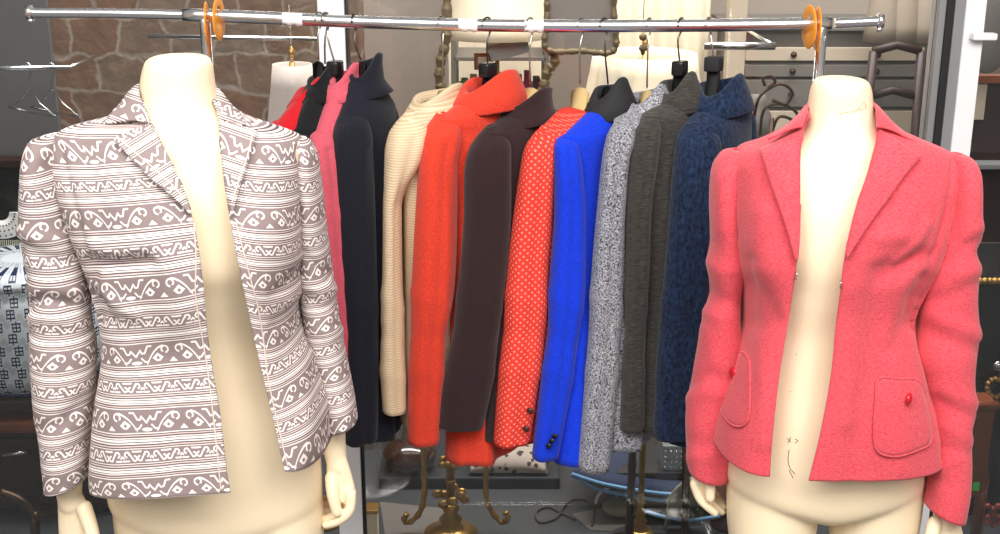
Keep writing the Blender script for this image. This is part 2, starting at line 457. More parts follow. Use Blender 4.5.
# ================================================================ MANNEQUINS
def mannequin(root, Yc, prof, legs, stand):
    """prof rows: py, left px, right px, front dy (toward camera), back dy"""
    bm = bmesh.new(); rows = []
    p0, p1 = prof[0][0], prof[-1][0]
    n = 40
    ptop = prof[0]
    for i in range(90):
        py = p0+(p1-p0)*i/89; k = interp(prof, py)
        l = W(k[0], py, Yc+k[4]); r = W(k[1], py, Yc+k[4]); cx = (l.x+r.x)/2; rx = (r.x-l.x)/2; z = l.z
        row = []
        for j in range(n):
            a = 2*PI*j/n; ca, sa = math.cos(a), math.sin(a)
            ry = k[2] if sa < 0 else k[3]
            row.append(Vector((cx+rx*math.copysign(abs(ca)**.9, ca), Yc+k[4]+ry*math.copysign(abs(sa)**.9, sa), z)))
        rows.append(row)
    c = sum(rows[0], Vector())/n
    tops = [[c+(p-c)*s+Vector((0, 0, h)) for p in rows[0]] for s, h in ((.3, .0045), (.7, .004), (.92, .0022))]
    V = grid(bm, tops+rows, closed=True); cap(bm, V[0][::-1]); cap(bm, V[-1])
    for L in legs: chain(bm, L[0], L[1], n=28, sub=8)
    o = fin('body', bm, M['skin'], root); remesh(o, .005, 5, .5)
    bm = bmesh.new(); lathe(bm, [(.0, .0), (.17, .0), (.17, .006), (.16, .012), (.02, .014), (.0, .014)], (stand[0], stand[1], 0), 40, False)
    fin('base_plate', bm, M['steel'], root)
    bm = bmesh.new(); tube(bm, [Vector((stand[0], stand[1], .012)), Vector((stand[0], stand[1], .5))], .009, 12)
    fin('support_rod', bm, M['steel'], root)
def hand(root, name, chains, vox=.0021):
    bm = bmesh.new()
    for pts, rad in chains: chain(bm, [W(*p) for p in pts], rad, n=16, sub=5)
    o = fin(name, bm, M['skin'], root); remesh(o, vox, 3, .5); return o
def legset(xl, xr, yc, ztop, toe=1):
    out = []
    for x, sgn in ((xl, -1), (xr, 1)):
        x2 = x+.0*sgn
        out.append(([(x*1+ (-.0 if sgn<0 else .0), yc+.008, ztop+.15), (x, yc+.005, ztop+.07), (x, yc, ztop-.02), (x2, yc-.01, .62), (x2, yc-.005, .47), (x2, yc+.01, .36), (x2, yc+.02, .2), (x2, yc+.025, .09), (x2, yc+.02, .05)],
                    [(.062, .060), (.0735, .074), (.0755, .074), (.066, .06), (.05, .05), (.048, .05), (.036, .036), (.029, .031), (.03, .033)]))
        out.append(([(x2, yc+.04, .045), (x2, yc-.04, .045), (x2+.004*sgn, yc-.12, .032), (x2+.006*sgn, yc-.16, .028)], [(.026, .028), (.028, .03), (.018, .036), (.014, .03)]))
    return out
# ---- left mannequin
Y1 = 1.70
m1 = thing('mannequin', (XS(200, 300, Y1), Y1, 0), 'headless cream mannequin at the left wearing the patterned jacket', 'mannequin')
prof1 = [(59, 147, 209, .042, .05, 0), (64, 145, 211, .046, .052, 0), (85, 141, 214, .048, .055, 0), (98, 141, 217, .05, .06, 0), (112, 134, 224, .055, .062, 0), (124, 112, 248, .062, .065, 0), (136, 80, 285, .07, .07, 0), (155, 66, 300, .08, .085, 0),
         (211, 78, 298, .105, .1, 0), (250, 98, 290, .115, .1, 0), (280, 108, 286, .1, .095, 0), (330, 118, 280, .085, .09, 0), (370, 116, 290, .085, .095, 0), (420, 106, 312, .088, .11, 0), (460, 106, 320, .088, .12, 0), (494, 109, 322, .088, .12, 0), (510, 120, 312, .086, .115, 0), (522, 162, 272, .075, .10, -.004), (533, 200, 242, .052, .08, -.006)]
zc = zat(530, Y1)
xl = (XS(111, 540, Y1)+XS(219, 540, Y1))/2; xr = (XS(227, 540, Y1)+XS(323, 540, Y1))/2
mannequin(m1, Y1, prof1, legset(xl, xr, Y1+.005, zc), ((xl+xr)/2, Y1+.13))
hand(m1, 'forearm', [([(334, 395, 1.74), (332, 430, 1.725), (336, 458, 1.715), (338, 468, 1.71)], [(.026), (.021), (.0165), (.0155)]),
     ([(337, 462, 1.71), (340, 480, 1.705), (343, 497, 1.70)], [(.012, .0165), (.012, .02), (.011, .0215)]),
     ([(332, 478, 1.70), (333, 495, 1.685), (337, 512, 1.68)], [.011, .0095, .008]),
     ([(351, 494, 1.69), (349, 511, 1.685), (338, 521, 1.685), (326, 525, 1.69)], [.0085, .008, .0072, .0062]),
     ([(351, 492, 1.705), (347, 509, 1.705), (334, 516, 1.705), (321, 520, 1.705)], [.009, .008, .0074, .0062]),
     ([(348, 490, 1.72), (342, 505, 1.725), (330, 511, 1.725), (318, 513, 1.72)], [.009, .008, .0072, .006]),
     ([(345, 488, 1.735), (338, 500, 1.74), (328, 504, 1.74), (319, 505, 1.735)], [.008, .007, .0062, .0055])])
hand(m1, 'forearm', [([(66, 440, 1.66), (68, 470, 1.65), (69, 492, 1.645), (71, 503, 1.64)], [.026, .022, .0185, .018]),
     ([(71, 500, 1.64), (75, 520, 1.64), (77, 545, 1.64)], [(.014, .02), (.014, .025), (.013, .026)]),
     ([(84, 508, 1.63), (91, 528, 1.62), (95, 548, 1.61), (96, 563, 1.61)], [.012, .0105, .0095, .008]),
     ([(66, 545, 1.645), (66, 572, 1.64), (68, 592, 1.63)], [.0085, .008, .0065]),
     ([(73, 547, 1.64), (74, 578, 1.635), (76, 600, 1.62)], [.009, .008, .0065]),
     ([(80, 547, 1.635), (82, 578, 1.63), (84, 600, 1.615)], [.009, .008, .0065]),
     ([(87, 545, 1.63), (89, 572, 1.625), (91, 590, 1.61)], [.0085, .0075, .006])])
# ---- right mannequin
Y2 = 1.82
m2 = thing('mannequin', (XS(830, 300, Y2), Y2, 0), 'headless cream mannequin at the right wearing the rose red blazer, pen marks on its belly', 'mannequin')
prof2 = [(81, 815, 868, .04, .048, 0), (86, 813, 870, .044, .05, 0), (110, 808, 873, .047, .054, 0), (122, 805, 877, .052, .06, 0), (134, 797, 885, .058, .06, 0), (144, 776, 908, .064, .065, 0), (154, 746, 942, .07, .07, 0), (172, 738, 948, .082, .085, 0),
         (205, 740, 945, .1, .1, 0), (245, 750, 925, .108, .1, 0), (285, 757, 905, .095, .09, 0), (325, 757, 900, .082, .09, 0), (365, 748, 905, .085, .095, 0), (410, 738, 915, .094, .11, 0), (450, 731, 922, .096, .12, 0), (474, 727, 924, .092, .12, 0), (488, 735, 914, .09, .115, 0), (500, 775, 872, .078, .10, -.004), (510, 806, 838, .055, .08, -.006)]
zc = zat(505, Y2)
xl = (XS(727, 520, Y2)+XS(818, 520, Y2))/2; xr = (XS(827, 520, Y2)+XS(922, 520, Y2))/2
mannequin(m2, Y2, prof2, legset(xl, xr, Y2+.005, zc), ((xl+xr)/2, Y2+.13))
hand(m2, 'forearm', [([(716, 400, 1.87), (711, 440, 1.86), (708, 462, 1.85), (705, 472, 1.845)], [.024, .02, .016, .0155]),
     ([(704, 468, 1.845), (702, 480, 1.845), (703, 491, 1.845)], [(.012, .017), (.012, .018), (.011, .017)]),
     ([(709, 472, 1.835), (710, 486, 1.825), (710, 498, 1.82)], [.0105, .009, .0078]),
     ([(695, 484, 1.84), (700, 498, 1.835), (708, 507, 1.83), (715, 513, 1.83)], [.0088, .0082, .0072, .006]),
     ([(700, 489, 1.85), (707, 500, 1.85), (716, 507, 1.85), (722, 512, 1.85)], [.0085, .0078, .007, .006]),
     ([(705, 488, 1.86), (712, 498, 1.865), (718, 503, 1.865), (723, 507, 1.86)], [.0085, .0078, .007, .006]),
     ([(710, 487, 1.87), (715, 494, 1.875), (719, 499, 1.875), (722, 502, 1.87)], [.0075, .007, .006, .005])])
hand(m2, 'forearm', [([(952, 460, 1.79), (949, 490, 1.78), (946, 512, 1.775), (945, 522, 1.77)], [.026, .023, .0195, .019]),
     ([(945, 518, 1.77), (947, 540, 1.765), (948, 562, 1.76)], [(.014, .021), (.014, .027), (.013, .027)]),
     ([(935, 523, 1.76), (930, 543, 1.75), (929, 560, 1.745), (930, 572, 1.745)], [.0115, .0105, .0095, .008]),
     ([(938, 562, 1.76), (937, 590, 1.755), (936, 612, 1.745)], [.0085, .008, .0065]),
     ([(945, 563, 1.76), (945, 594, 1.755), (944, 618, 1.745)], [.009, .008, .0065]),
     ([(952, 563, 1.76), (953, 594, 1.755), (952, 616, 1.745)], [.009, .008, .0065]),
     ([(958, 561, 1.76), (960, 588, 1.755), (959, 606, 1.745)], [.0085, .0075, .006])])
# ================================================================ LEFT JACKET
def tubepart(name, bv, pts, gy, off, r, mat, parent, n=40):
    P = [drape(bv, q[0], q[1], off, gy) for q in catmull(pts, n)]
    bm = bmesh.new(); tube(bm, P, r, 8); return fin(name, bm, mat, parent)
def collar(root, st, mat, n=70, uvf=None, thick=.003):
    """st: list of (T(px,py,Y), O(px,py,Y)) stations from image-left end round the back to image-right end"""
    A = [tuple(W(*t))+tuple(W(o[0], o[1], o[2]+.006)) for t, o in st]
    D = catmull(A, n); rows = []; uvs = []
    for i, d in enumerate(D):
        t = Vector(d[:3]); o = Vector(d[3:]); r = []; u = []
        c = Vector((0, 0, 0))
        for j in range(11):
            s = j/10; q = t.lerp(o, s)+Vector((0, 0, .003*math.sin(PI*min(1, s*1.3))))
            r.append(q); px, py = PX(q); u.append(uvf(px, py) if uvf else (s, i/n))
        rows.append(r); uvs.append(u)
    return gobj('collar', rows, uvs, mat, root, thick=thick, off=0)
J1 = [
 # t    E1        S1         E2        S2      yf1   ys1   yf2   ys2   yb
 (-.80, 143, 99, 139, 98, 215, 98, 218, 97, 1.665, 1.69, 1.675, 1.71, .055),
 (-.50, 150, 119, 106, 117, 218, 118, 248, 118, 1.640, 1.675, 1.655, 1.72, .06),
 (-.30, 156, 130, 68, 127, 219, 130, 284, 130, 1.622, 1.66, 1.64, 1.73, .065),
 (-.15, 160, 139, 55, 135, 219, 140, 300, 137, 1.608, 1.655, 1.625, 1.735, .07),
 (0, 165, 149, 52, 148, 220, 149, 306, 147, 1.595, 1.655, 1.612, 1.735, .08),
 (1, 190, 211, 66, 214, 229, 214, 309, 204, 1.55, 1.65, 1.568, 1.735, .115),
 (2, 203, 280, 93, 284, 241, 277, 306, 259, 1.54, 1.645, 1.555, 1.735, .11),
 (3, 209, 348, 104, 347, 254, 338, 304, 309, 1.55, 1.635, 1.568, 1.735, .10),
 (4, 220, 416, 95, 411, 269, 402, 321, 352, 1.535, 1.61, 1.565, 1.735, .12),
 (5, 228, 482, 90, 480, 282, 459, 336, 407, 1.522, 1.595, 1.558, 1.735, .14),
 (5.18, 230, 493, 91, 489, 285, 472, 336, 426, 1.52, 1.592, 1.556, 1.735, .14)]
st1 = [([(90, 262), (115, 267), (150, 262)], 7, -.012), ([(92, 275), (98, 320)], 6, -.008), ([(96, 248), (120, 250), (150, 244)], 7, .006), ([(94, 285), (110, 300), (135, 315)], 7, .005),
       ([(98, 300), (112, 322)], 6, -.005), ([(160, 255), (175, 280), (180, 310)], 22, .008), ([(275, 225), (285, 255)], 20, .008),
       ([(305, 262), (290, 280), (275, 295)], 6, -.004), ([(304, 300), (290, 315), (275, 325)], 6, -.004), ([(304, 288), (288, 302)], 6, .004),
       ([(125, 350), (118, 420), (115, 480)], 14, .005), ([(170, 360), (178, 430), (180, 490)], 16, -.004), ([(300, 360), (305, 400), (308, 450)], 12, .005),
       ([(85, 150), (95, 190), (100, 230)], 14, -.004), ([(60, 150), (72, 200), (84, 250)], 4, -.003), ([(300, 150), (303, 200), (303, 250)], 4, -.003)]
rows, uvs = torso_cloth(J1, st1)
j1 = thing('blazer', (XS(200, 300, 1.66), 1.66, 1.0), 'cream and taupe scroll striped blazer hanging open on the left mannequin', 'jacket')
gobj('body_panels', rows, uvs, M['scroll'], j1, thick=.003)
bv1 = bvh_of(rows)
SL1 = [(-.28, 50, 134, 57, 134, 1.655, .012), (-.22, 38, 137, 62, 137, 1.655, .03), (-.12, 29, 142, 62, 143, 1.655, .042), (0, 24, 155, 62, 152, 1.655, .052),
       (.5, 20, 186, 68, 186, 1.655, .058), (1, 18, 220, 76, 221, 1.655, .058), (1.5, 22, 252, 86, 254, 1.655, .055), (2, 27, 288, 90, 289, 1.652, .048), (2.5, 27, 319, 91, 321, 1.65, .046),
       (3, 27, 351, 96, 352, 1.645, .05), (3.5, 29, 381, 95, 382, 1.64, .05), (4, 32, 416, 93, 413, 1.638, .048), (4.5, 38, 447, 91, 444, 1.634, .046), (5, 41, 478, 89, 472, 1.63, .045), (5.2, 42, 492, 88, 482, 1.63, .045)]
ss1 = [([(20, 246), (40, 256), (70, 262)], 6, -.005), ([(18, 232), (40, 240), (66, 240)], 7, .004), ([(28, 306), (45, 300), (70, 306)], 6, -.006), ([(28, 290), (50, 286), (75, 292)], 7, .005),
       ([(26, 320), (50, 316), (80, 324)], 7, .005), ([(30, 335), (60, 338)], 6, -.003), ([(52, 330), (50, 400), (55, 470)], 12, .004), ([(35, 150), (30, 200)], 8, .003), ([(85, 400), (60, 425), (45, 430)], 7, -.004), ([(88, 440), (65, 455)], 7, -.003)]
SL1 = [(a, b+4*min(1, (a+.28)*2), *c) for a, b, *c in SL1]
r_, u_ = sleeve_cloth(SL1, ss1); gobj('sleeve', r_, u_, M['scroll'], j1, closed=True, thick=.003)
SR1 = [(-.25, 298, 137, 306, 138, 1.735, .012), (-.16, 294, 141, 311, 143, 1.735, .03), (0, 294, 148, 316, 153, 1.735, .042), (.4, 296, 172, 320, 176, 1.735, .05),
       (1, 299, 206, 324, 207, 1.735, .052), (1.5, 299, 232, 327, 234, 1.735, .052), (2, 299, 262, 331, 261, 1.735, .05), (2.5, 300, 292, 335, 290, 1.735, .048), (3, 303, 318, 339, 317, 1.73, .046),
       (3.5, 308, 346, 343, 342, 1.728, .044), (4, 316, 370, 348, 367, 1.725, .043), (4.5, 321, 396, 353, 392, 1.72, .042), (5, 326, 423, 357, 417, 1.715, .042), (5.15, 326, 432, 358, 425, 1.715, .042)]
ss2 = [([(305, 255), (318, 268), (330, 275)], 5, -.004), ([(308, 300), (322, 310), (335, 305)], 5, -.004), ([(306, 285), (322, 292), (334, 288)], 5, .004), ([(315, 330), (330, 336), (341, 330)], 6, .003)]
r_, u_ = sleeve_cloth(SR1, ss2, pw=.9); gobj('sleeve', r_, [[(a+20, b) for a, b in q] for q in u_], M['scroll'], j1, closed=True, thick=.003)
def rotuv(cx, cy, deg, v0):
    c, s = math.cos(math.radians(deg)), math.sin(math.radians(deg))
    return lambda px, py: ((px-cx)*c+(py-cy)*s, v0+(-(px-cx)*s+(py-cy)*c)/66)
# lapels
lin = [(150, 124), (158, 137), (166, 152), (174, 168), (182, 184), (188, 199), (191, 212)]
lou = [(113, 139), (124, 151), (138, 165), (150, 178), (165, 190), (179, 202), (190, 213)]
r_, u_ = patch(bv1, lin, lou, 1.6, o0=.004, o1=.011, bulge=.003, uvf=rotuv(150, 160, -32, .98))
# top (gorge) edge of the lapel runs from inner start to the tip; handled by first row
gobj('lapel', r_, u_, M['scroll'], j1, thick=.004, off=0)
tubepart('trim', bvh_of(r_), [(117, 136), (130, 148), (145, 161), (160, 174), (175, 188), (184, 199)], 1.6, .003, .0009, M['cream_trim'], j1, 40)
rin = [(219, 122), (220, 138), (222, 155), (224, 172), (226, 188), (229, 202), (231, 214)]
rou = [(257, 131), (254, 142), (250, 155), (246, 168), (241, 182), (237, 196), (232, 214)]
r_, u_ = patch(bv1, rin, rou, 1.64, o0=.004, o1=.011, bulge=.003, uvf=rotuv(240, 160, 20, .15))
gobj('lapel', r_, u_, M['scroll'], j1, thick=.004, off=0)
tubepart('trim', bvh_of(r_), [(252, 136), (249, 150), (245, 164), (240, 178), (236, 190), (232, 203)], 1.64, .003, .0009, M['cream_trim'], j1, 40)
st = [((150, 123, 1.622), (105, 123, 1.628)), ((146, 112, 1.632), (110, 115, 1.64)), ((141, 99, 1.65), (121, 103, 1.655)), ((139, 89, 1.68), (127, 95, 1.685)), ((143, 84, 1.735), (132, 91, 1.75)), ((160, 79, 1.765), (156, 88, 1.785)),
      ((180, 78, 1.772), (180, 87, 1.792)), ((200, 79, 1.768), (204, 88, 1.788)), ((213, 86, 1.745), (221, 93, 1.765)), ((216, 94, 1.71), (226, 99, 1.72)), ((217, 103, 1.685), (234, 108, 1.70)), ((218, 112, 1.665), (241, 116, 1.68)), ((219, 122, 1.652), (246, 126, 1.66))]
collar(j1, st, M['scroll'], uvf=rotuv(150, 160, 20, .6))
for tp in ([(194, 222), (196, 260), (196, 300), (207, 366), (214, 423), (221, 491)], [(236, 222), (243, 250), (250, 277), (258, 308), (264, 344), (268, 378), (276, 416), (285, 455), (288, 466)]):
    tubepart('trim', bv1, tp, 1.56, .001, .001, M['cream_trim'], j1, 60)
ed = [rows[i][0] for i in range(0, 151, 2)]
# ================================================================ RIGHT JACKET
J2 = [
 (0, 807, 112, 805, 111, 876, 110, 879, 109, 1.785, 1.82, 1.775, 1.81, .055),
 (.3, 804, 128, 786, 128, 877, 127, 897, 127, 1.768, 1.83, 1.758, 1.80, .06),
 (.6, 802, 142, 757, 142, 876, 142, 926, 141, 1.752, 1.84, 1.742, 1.79, .065),
 (.8, 801, 150, 739, 148, 874, 150, 950, 152, 1.742, 1.845, 1.732, 1.79, .07),
 (1, 800, 165, 729, 166, 870, 165, 959, 168, 1.728, 1.85, 1.718, 1.79, .09),
 (2, 800, 205, 728, 205, 857, 205, 953, 206, 1.705, 1.85, 1.695, 1.785, .115),
 (3, 797, 260, 734, 262, 845, 258, 938, 260, 1.69, 1.85, 1.68, 1.785, .11),
 (4, 789, 318, 743, 318, 836, 320, 912, 322, 1.705, 1.845, 1.695, 1.785, .10),
 (5, 780, 372, 731, 362, 831, 374, 922, 370, 1.70, 1.84, 1.69, 1.775, .12),
 (6, 773, 430, 716, 408, 821, 432, 936, 420, 1.692, 1.835, 1.682, 1.768, .14),
 (7, 770, 477, 711, 435, 809, 481, 940, 462, 1.688, 1.832, 1.678, 1.765, .14)]
stj2 = [([(737, 150), (733, 175), (732, 205), (736, 238)], 2.2, -.004), ([(954, 158), (951, 190), (944, 228), (934, 258)], 2.2, -.004), ([(922, 255), (905, 262), (880, 272)], 10, -.010), ([(925, 280), (916, 300), (912, 325)], 7, -.008), ([(915, 262), (898, 276), (880, 284)], 8, -.007), ([(900, 236), (880, 238)], 9, .006), ([(925, 225), (912, 250), (900, 262)], 6, .006),
        ([(915, 300), (905, 325), (895, 350)], 9, -.005), ([(880, 300), (875, 340), (872, 380)], 14, -.006), ([(850, 290), (848, 350), (846, 420)], 12, .005), ([(860, 400), (856, 440), (852, 478)], 10, -.004),
        ([(765, 215), (760, 240), (763, 265)], 16, .008), ([(750, 285), (765, 300), (775, 320)], 10, -.005), ([(905, 215), (900, 225)], 18, .006),
        ([(752, 260), (748, 290), (752, 320)], 7, -.004), ([(760, 340), (765, 400), (765, 440)], 10, .004), ([(727, 160), (729, 205), (736, 270)], 3.5, -.003), ([(955, 160), (950, 205), (938, 250), (922, 300)], 4, -.004),
        ([(900, 400), (905, 430), (905, 470)], 12, .004), ([(930, 395), (935, 430)], 8, -.003)]
rows2, uvs2 = torso_cloth(J2, stj2)
j2 = thing('blazer', (XS(830, 300, 1.78), 1.78, 1.0), 'rose red tweed blazer with rounded patch pockets, worn open by the right mannequin', 'jacket')
gobj('body_panels', rows2, uvs2, M['rose'], j2, thick=.0035)
bv2 = bvh_of(rows2)
SL2 = [(0, 733, 149, 741, 149, 1.845, .012), (.12, 724, 152, 742, 153, 1.845, .03), (.3, 716, 161, 742, 161, 1.845, .042), (.6, 711, 178, 739, 176, 1.845, .05), (1, 710, 205, 738, 203, 1.845, .054),
       (1.6, 711, 240, 741, 239, 1.848, .055), (2, 708, 265, 744, 265, 1.85, .055), (2.5, 710, 293, 741, 294, 1.852, .048), (3, 704, 318, 740, 320, 1.855, .05), (3.5, 698, 347, 745, 352, 1.86, .05), (4, 692, 380, 742, 385, 1.862, .05),
       (4.6, 685, 424, 737, 428, 1.86, .048), (5, 686, 455, 733, 458, 1.855, .046), (5.3, 688, 476, 729, 481, 1.85, .045)]
sl2 = [([(708, 262), (722, 272), (735, 270)], 7, .005), ([(709, 290), (722, 300), (738, 305)], 7, -.005), ([(706, 312), (720, 318)], 7, .005), ([(690, 385), (705, 375), (722, 378)], 6, -.004), ([(688, 398), (705, 392), (720, 395)], 7, .005),
       ([(690, 440), (705, 447), (722, 438)], 7, -.004), ([(690, 458), (710, 456)], 7, .004), ([(723, 180), (720, 230)], 8, .004), ([(705, 330), (715, 360)], 8, .004)]
r_, u_ = sleeve_cloth(SL2, [(a, b, c*.6) for a, b, c in sl2]); gobj('sleeve', r_, u_, M['rose'], j2, closed=True, thick=.0035)
SR2 = [(0, 955, 153, 962, 154, 1.785, .012), (.1, 951, 156, 971, 157, 1.785, .032), (.25, 949, 164, 978, 166, 1.785, .044), (.5, 946, 180, 982, 180, 1.785, .052), (.9, 943, 200, 982, 200, 1.785, .056),
       (1.3, 936, 228, 982, 230, 1.785, .057), (1.6, 930, 246, 977, 245, 1.785, .056), (2, 922, 270, 981, 268, 1.784, .055), (2.5, 919, 298, 980, 296, 1.783, .05), (3, 918, 326, 982, 330, 1.782, .048), (3.4, 912, 354, 979, 356, 1.782, .052),
       (3.8, 922, 385, 977, 380, 1.782, .05), (4.2, 928, 412, 978, 408, 1.78, .048), (4.6, 930, 438, 973, 431, 1.778, .046), (5, 930, 462, 974, 460, 1.775, .045), (5.4, 928, 488, 973, 492, 1.77, .044), (5.8, 925, 510, 968, 523, 1.768, .044)]
sr2 = [([(980, 240), (962, 250), (945, 262)], 6, -.006), ([(982, 228), (965, 234)], 7, .005), ([(975, 285), (955, 295), (935, 300)], 7, -.005), ([(980, 268), (960, 275)], 8, .006), ([(978, 350), (955, 345), (935, 335)], 7, -.006), ([(980, 335), (955, 325), (930, 315)], 8, .007),
       ([(976, 418), (955, 412), (940, 402)], 6, -.005), ([(978, 404), (955, 395), (935, 388)], 7, .006), ([(972, 440), (955, 432), (942, 425)], 6, .005), ([(970, 455), (955, 450), (938, 446)], 5, -.004), ([(940, 470), (955, 462)], 6, .004), ([(965, 180), (968, 220)], 10, .004), ([(935, 478), (950, 486)], 5, -.003)]
SR2 = [(a, b, c, d-4*min(1, a*2), *e) for a, b, c, d, *e in SR2]
r_, u_ = sleeve_cloth(SR2, [(a, b, c*.6) for a, b, c in sr2]); gobj('sleeve', r_, u_, M['rose'], j2, closed=True, thick=.0035)
lin = [(803, 128), (802, 145), (801, 162), (800.5, 185), (800, 205), (799, 232), (797.5, 258)]
lou = [(760, 149), (764, 162), (769, 178), (775, 195), (782, 214), (789, 236), (796, 260)]
r_, u_ = patch(bv2, lin, lou, 1.75, o0=.004, o1=.010, bulge=.003); gobj('lapel', r_, u_, M['rose'], j2, thick=.004, off=0)
rin = [(877, 128), (875, 145), (869, 166), (861, 190), (855, 210), (850, 232), (846, 255)]
rou = [(921, 157), (911, 168), (899, 183), (887, 200), (872, 220), (859, 239), (847, 257)]
r_, u_ = patch(bv2, rin, rou, 1.73, o0=.004, o1=.010, bulge=.003); gobj('lapel', r_, u_, M['rose'], j2, thick=.004, off=0)
st = [((803, 127, 1.755), (768, 139, 1.765)), ((805, 119, 1.765), (778, 132, 1.785)), ((807, 112, 1.785), (790, 124, 1.80)), ((808, 106, 1.82), (797, 117, 1.835)), ((812, 102, 1.86), (804, 111, 1.88)), ((825, 98, 1.885), (822, 107, 1.905)),
      ((842, 97, 1.89), (842, 106, 1.91)), ((858, 98, 1.882), (861, 107, 1.90)), ((869, 101, 1.855), (876, 110, 1.875)), ((873, 104, 1.815), (884, 115, 1.825)), ((876, 109, 1.775), (894, 124, 1.785)), ((877, 117, 1.755), (905, 133, 1.768)), ((877, 127, 1.745), (916, 142, 1.752))]
collar(j2, st, M['rose'])
def pocket(outline, gy, btn, open_top):
    pts = outline
    c = np.mean(np.array(pts), 0)
    bm = bmesh.new(); q_ = [pts[-2]]+list(pts)+[pts[1]]; D = catmull(q_, 12*(len(q_)-1))[12:-12]; n = len(D)
    rr = []
    for s in np.linspace(0, 1, 9):
        rr.append([drape(bv2, c[0]+(q[0]-c[0])*s, c[1]+(q[1]-c[1])*s, .0035, gy) for q in D[:-1]])
    grid(bm, rr[::-1], closed=True); o = fin('patch_pocket', bm, M['rose'], j2); solid(o, .002, 0)
    bm = bmesh.new(); tube(bm, [drape(bv2, q[0], q[1], .004, gy) for q in D], .0018, 8); o2 = fin('stitched_edge', bm, M['rose'], o, world=False)
    bm = bmesh.new(); p = drape(bv2, btn[0], btn[1], .010, gy)
    ellipsoid(bm, (0, 0, 0), (.0095, .0042, .0095), 20, 12)
    for v in bm.verts: v.co = Matrix.Rotation(btn[2], 3, 'Z') @ v.co + p
    b = fin('button', bm, M['button_red'], o, world=False); b['label'] = 'glossy red button'
M['button_red'] = plain('glossy_red', srgb(196, 30, 46), .15)
pocket([(879, 379), (876, 400), (874, 430), (876, 448), (884, 455), (900, 456), (918, 450), (930, 443), (931, 425), (926, 400), (918, 381), (900, 379), (879, 379)], 1.72, (909, 399, 1.0), 0)
pocket([(741, 352), (737, 365), (732, 385), (724, 403), (722, 412), (731, 424), (742, 426), (749, 417), (750, 395), (750, 375), (749, 360), (741, 352)], 1.75, (733, 373, -1.15), 0)
for x, y in ((795.5, 276), (840, 285)):
    bm = bmesh.new(); p = drape(bv2, x, y, .003, 1.7)
    tube(bm, [p+Vector((0, 0, .006)), p+Vector((.001, -.002, .003)), p+Vector((0, -.002, -.003)), p+Vector((.001, 0, -.005))], .0011, 8)
    o = fin('hook_clasp', bm, M['steel'], j2); o['label'] = 'small silver hook'
M['ink'] = plain('faded_ink', srgb(196, 168, 140), .7)
M['ink2'] = plain('dark_ink', srgb(110, 88, 84), .7)
def pen(root, strokes, Yb, mat):
    for s in strokes:
        dg = bpy.context.evaluated_depsgraph_get()
        bm = bmesh.new(); P = []
        for q in catmull(s, 8):
            P.append(drape(bvb, q[0], q[1], .0002, Yb))
        tube(bm, P, .0006, 6); fin('pen_mark', bm, mat, root)
bpy.context.view_layer.update()
dg = bpy.context.evaluated_depsgraph_get()
bodyo = [c for c in m2.children if c.name.startswith('body')][0]
bvb = BVHTree.FromObject(bodyo, dg)
pen(m2, [[(839, 113), (850, 112), (858, 110), (866, 108)], [(841, 113), (841, 118)], [(858, 109), (864, 102), (866, 107)]], 1.77, M['ink'])
pen(m2, [[(787, 438), (791, 442)], [(791, 437), (788, 443)], [(795, 439), (798, 441), (795, 443)], [(789, 450), (788, 460), (790, 468), (795, 474)], [(789, 470), (793, 478)], [(796, 354), (797, 355)], [(790, 391), (791, 392)]], 1.74, M['ink2'])
# ================================================================ GARMENT RACK
YR = 2.2
rack = thing('garment_rack', (0, YR, 0), 'chrome garment rack holding the row of hanging jackets', 'clothes rack')
def ppath(P, Y=YR, n=40): return [W(q[0], q[1], Y) for q in catmull(P, n)]
BARP = [(30, 12.5), (110, 13), (183, 14.5), (250, 17), (350, 21.5), (430, 24), (500, 25.5), (600, 26), (700, 25.5), (780, 24.5), (840, 23), (882, 21)]
def bary(x):
    for (a, b), (c, d) in zip(BARP[:-1], BARP[1:]):
        if a <= x <= c: return b+(d-b)*(x-a)/(c-a)
    return 22
bm = bmesh.new(); tube(bm, ppath([(x, bary(x)) for x in range(183, 842, 12)]), .0112, 20); fin('hanging_bar', bm, M['chrome'], rack)
for a, b in ((30, 190), (835, 880)):
    bm = bmesh.new(); tube(bm, ppath([(x, bary(x)) for x in np.linspace(a, b, 8)]), .0085, 18); fin('extension_bar', bm, M['chrome'], rack)
for x in (30, 880):
    bm = bmesh.new(); p = W(x, bary(x), YR); tube(bm, [p+Vector((-.005, 0, 0)), p+Vector((.005, 0, 0))], .0125, 20); ellipsoid(bm, p+Vector((0, 0, -.014)), (.006, .006, .005)); fin('end_cap', bm, M['chrome'], rack)
for x in (204.5, 822.5):
    p = W(x, bary(x), YR)
    bm = bmesh.new(); tube(bm, [p+Vector((0, 0, -.004)), Vector((p.x, YR, .05))], .0095, 16)
    fin('upright', bm, M['chrome'], rack)
    bm = bmesh.new(); tube(bm, [Vector((p.x, YR-.27, .045)), Vector((p.x, YR+.27, .045))], .012, 16); fin('foot_bar', bm, M['chrome'], rack)
    for s in (-1, 1):
        bm = bmesh.new(); ellipsoid(bm, (p.x, YR+s*.25, .018), (.012, .018, .018)); fin('caster', bm, M['black_plastic'], rack)
a = W(204.5, 20, YR).x; b = W(822.5, 20, YR).x
bm = bmesh.new(); tube(bm, [Vector((a, YR, .1)), Vector((b, YR, .1))], .009, 16); fin('lower_bar', bm, M['chrome'], rack)
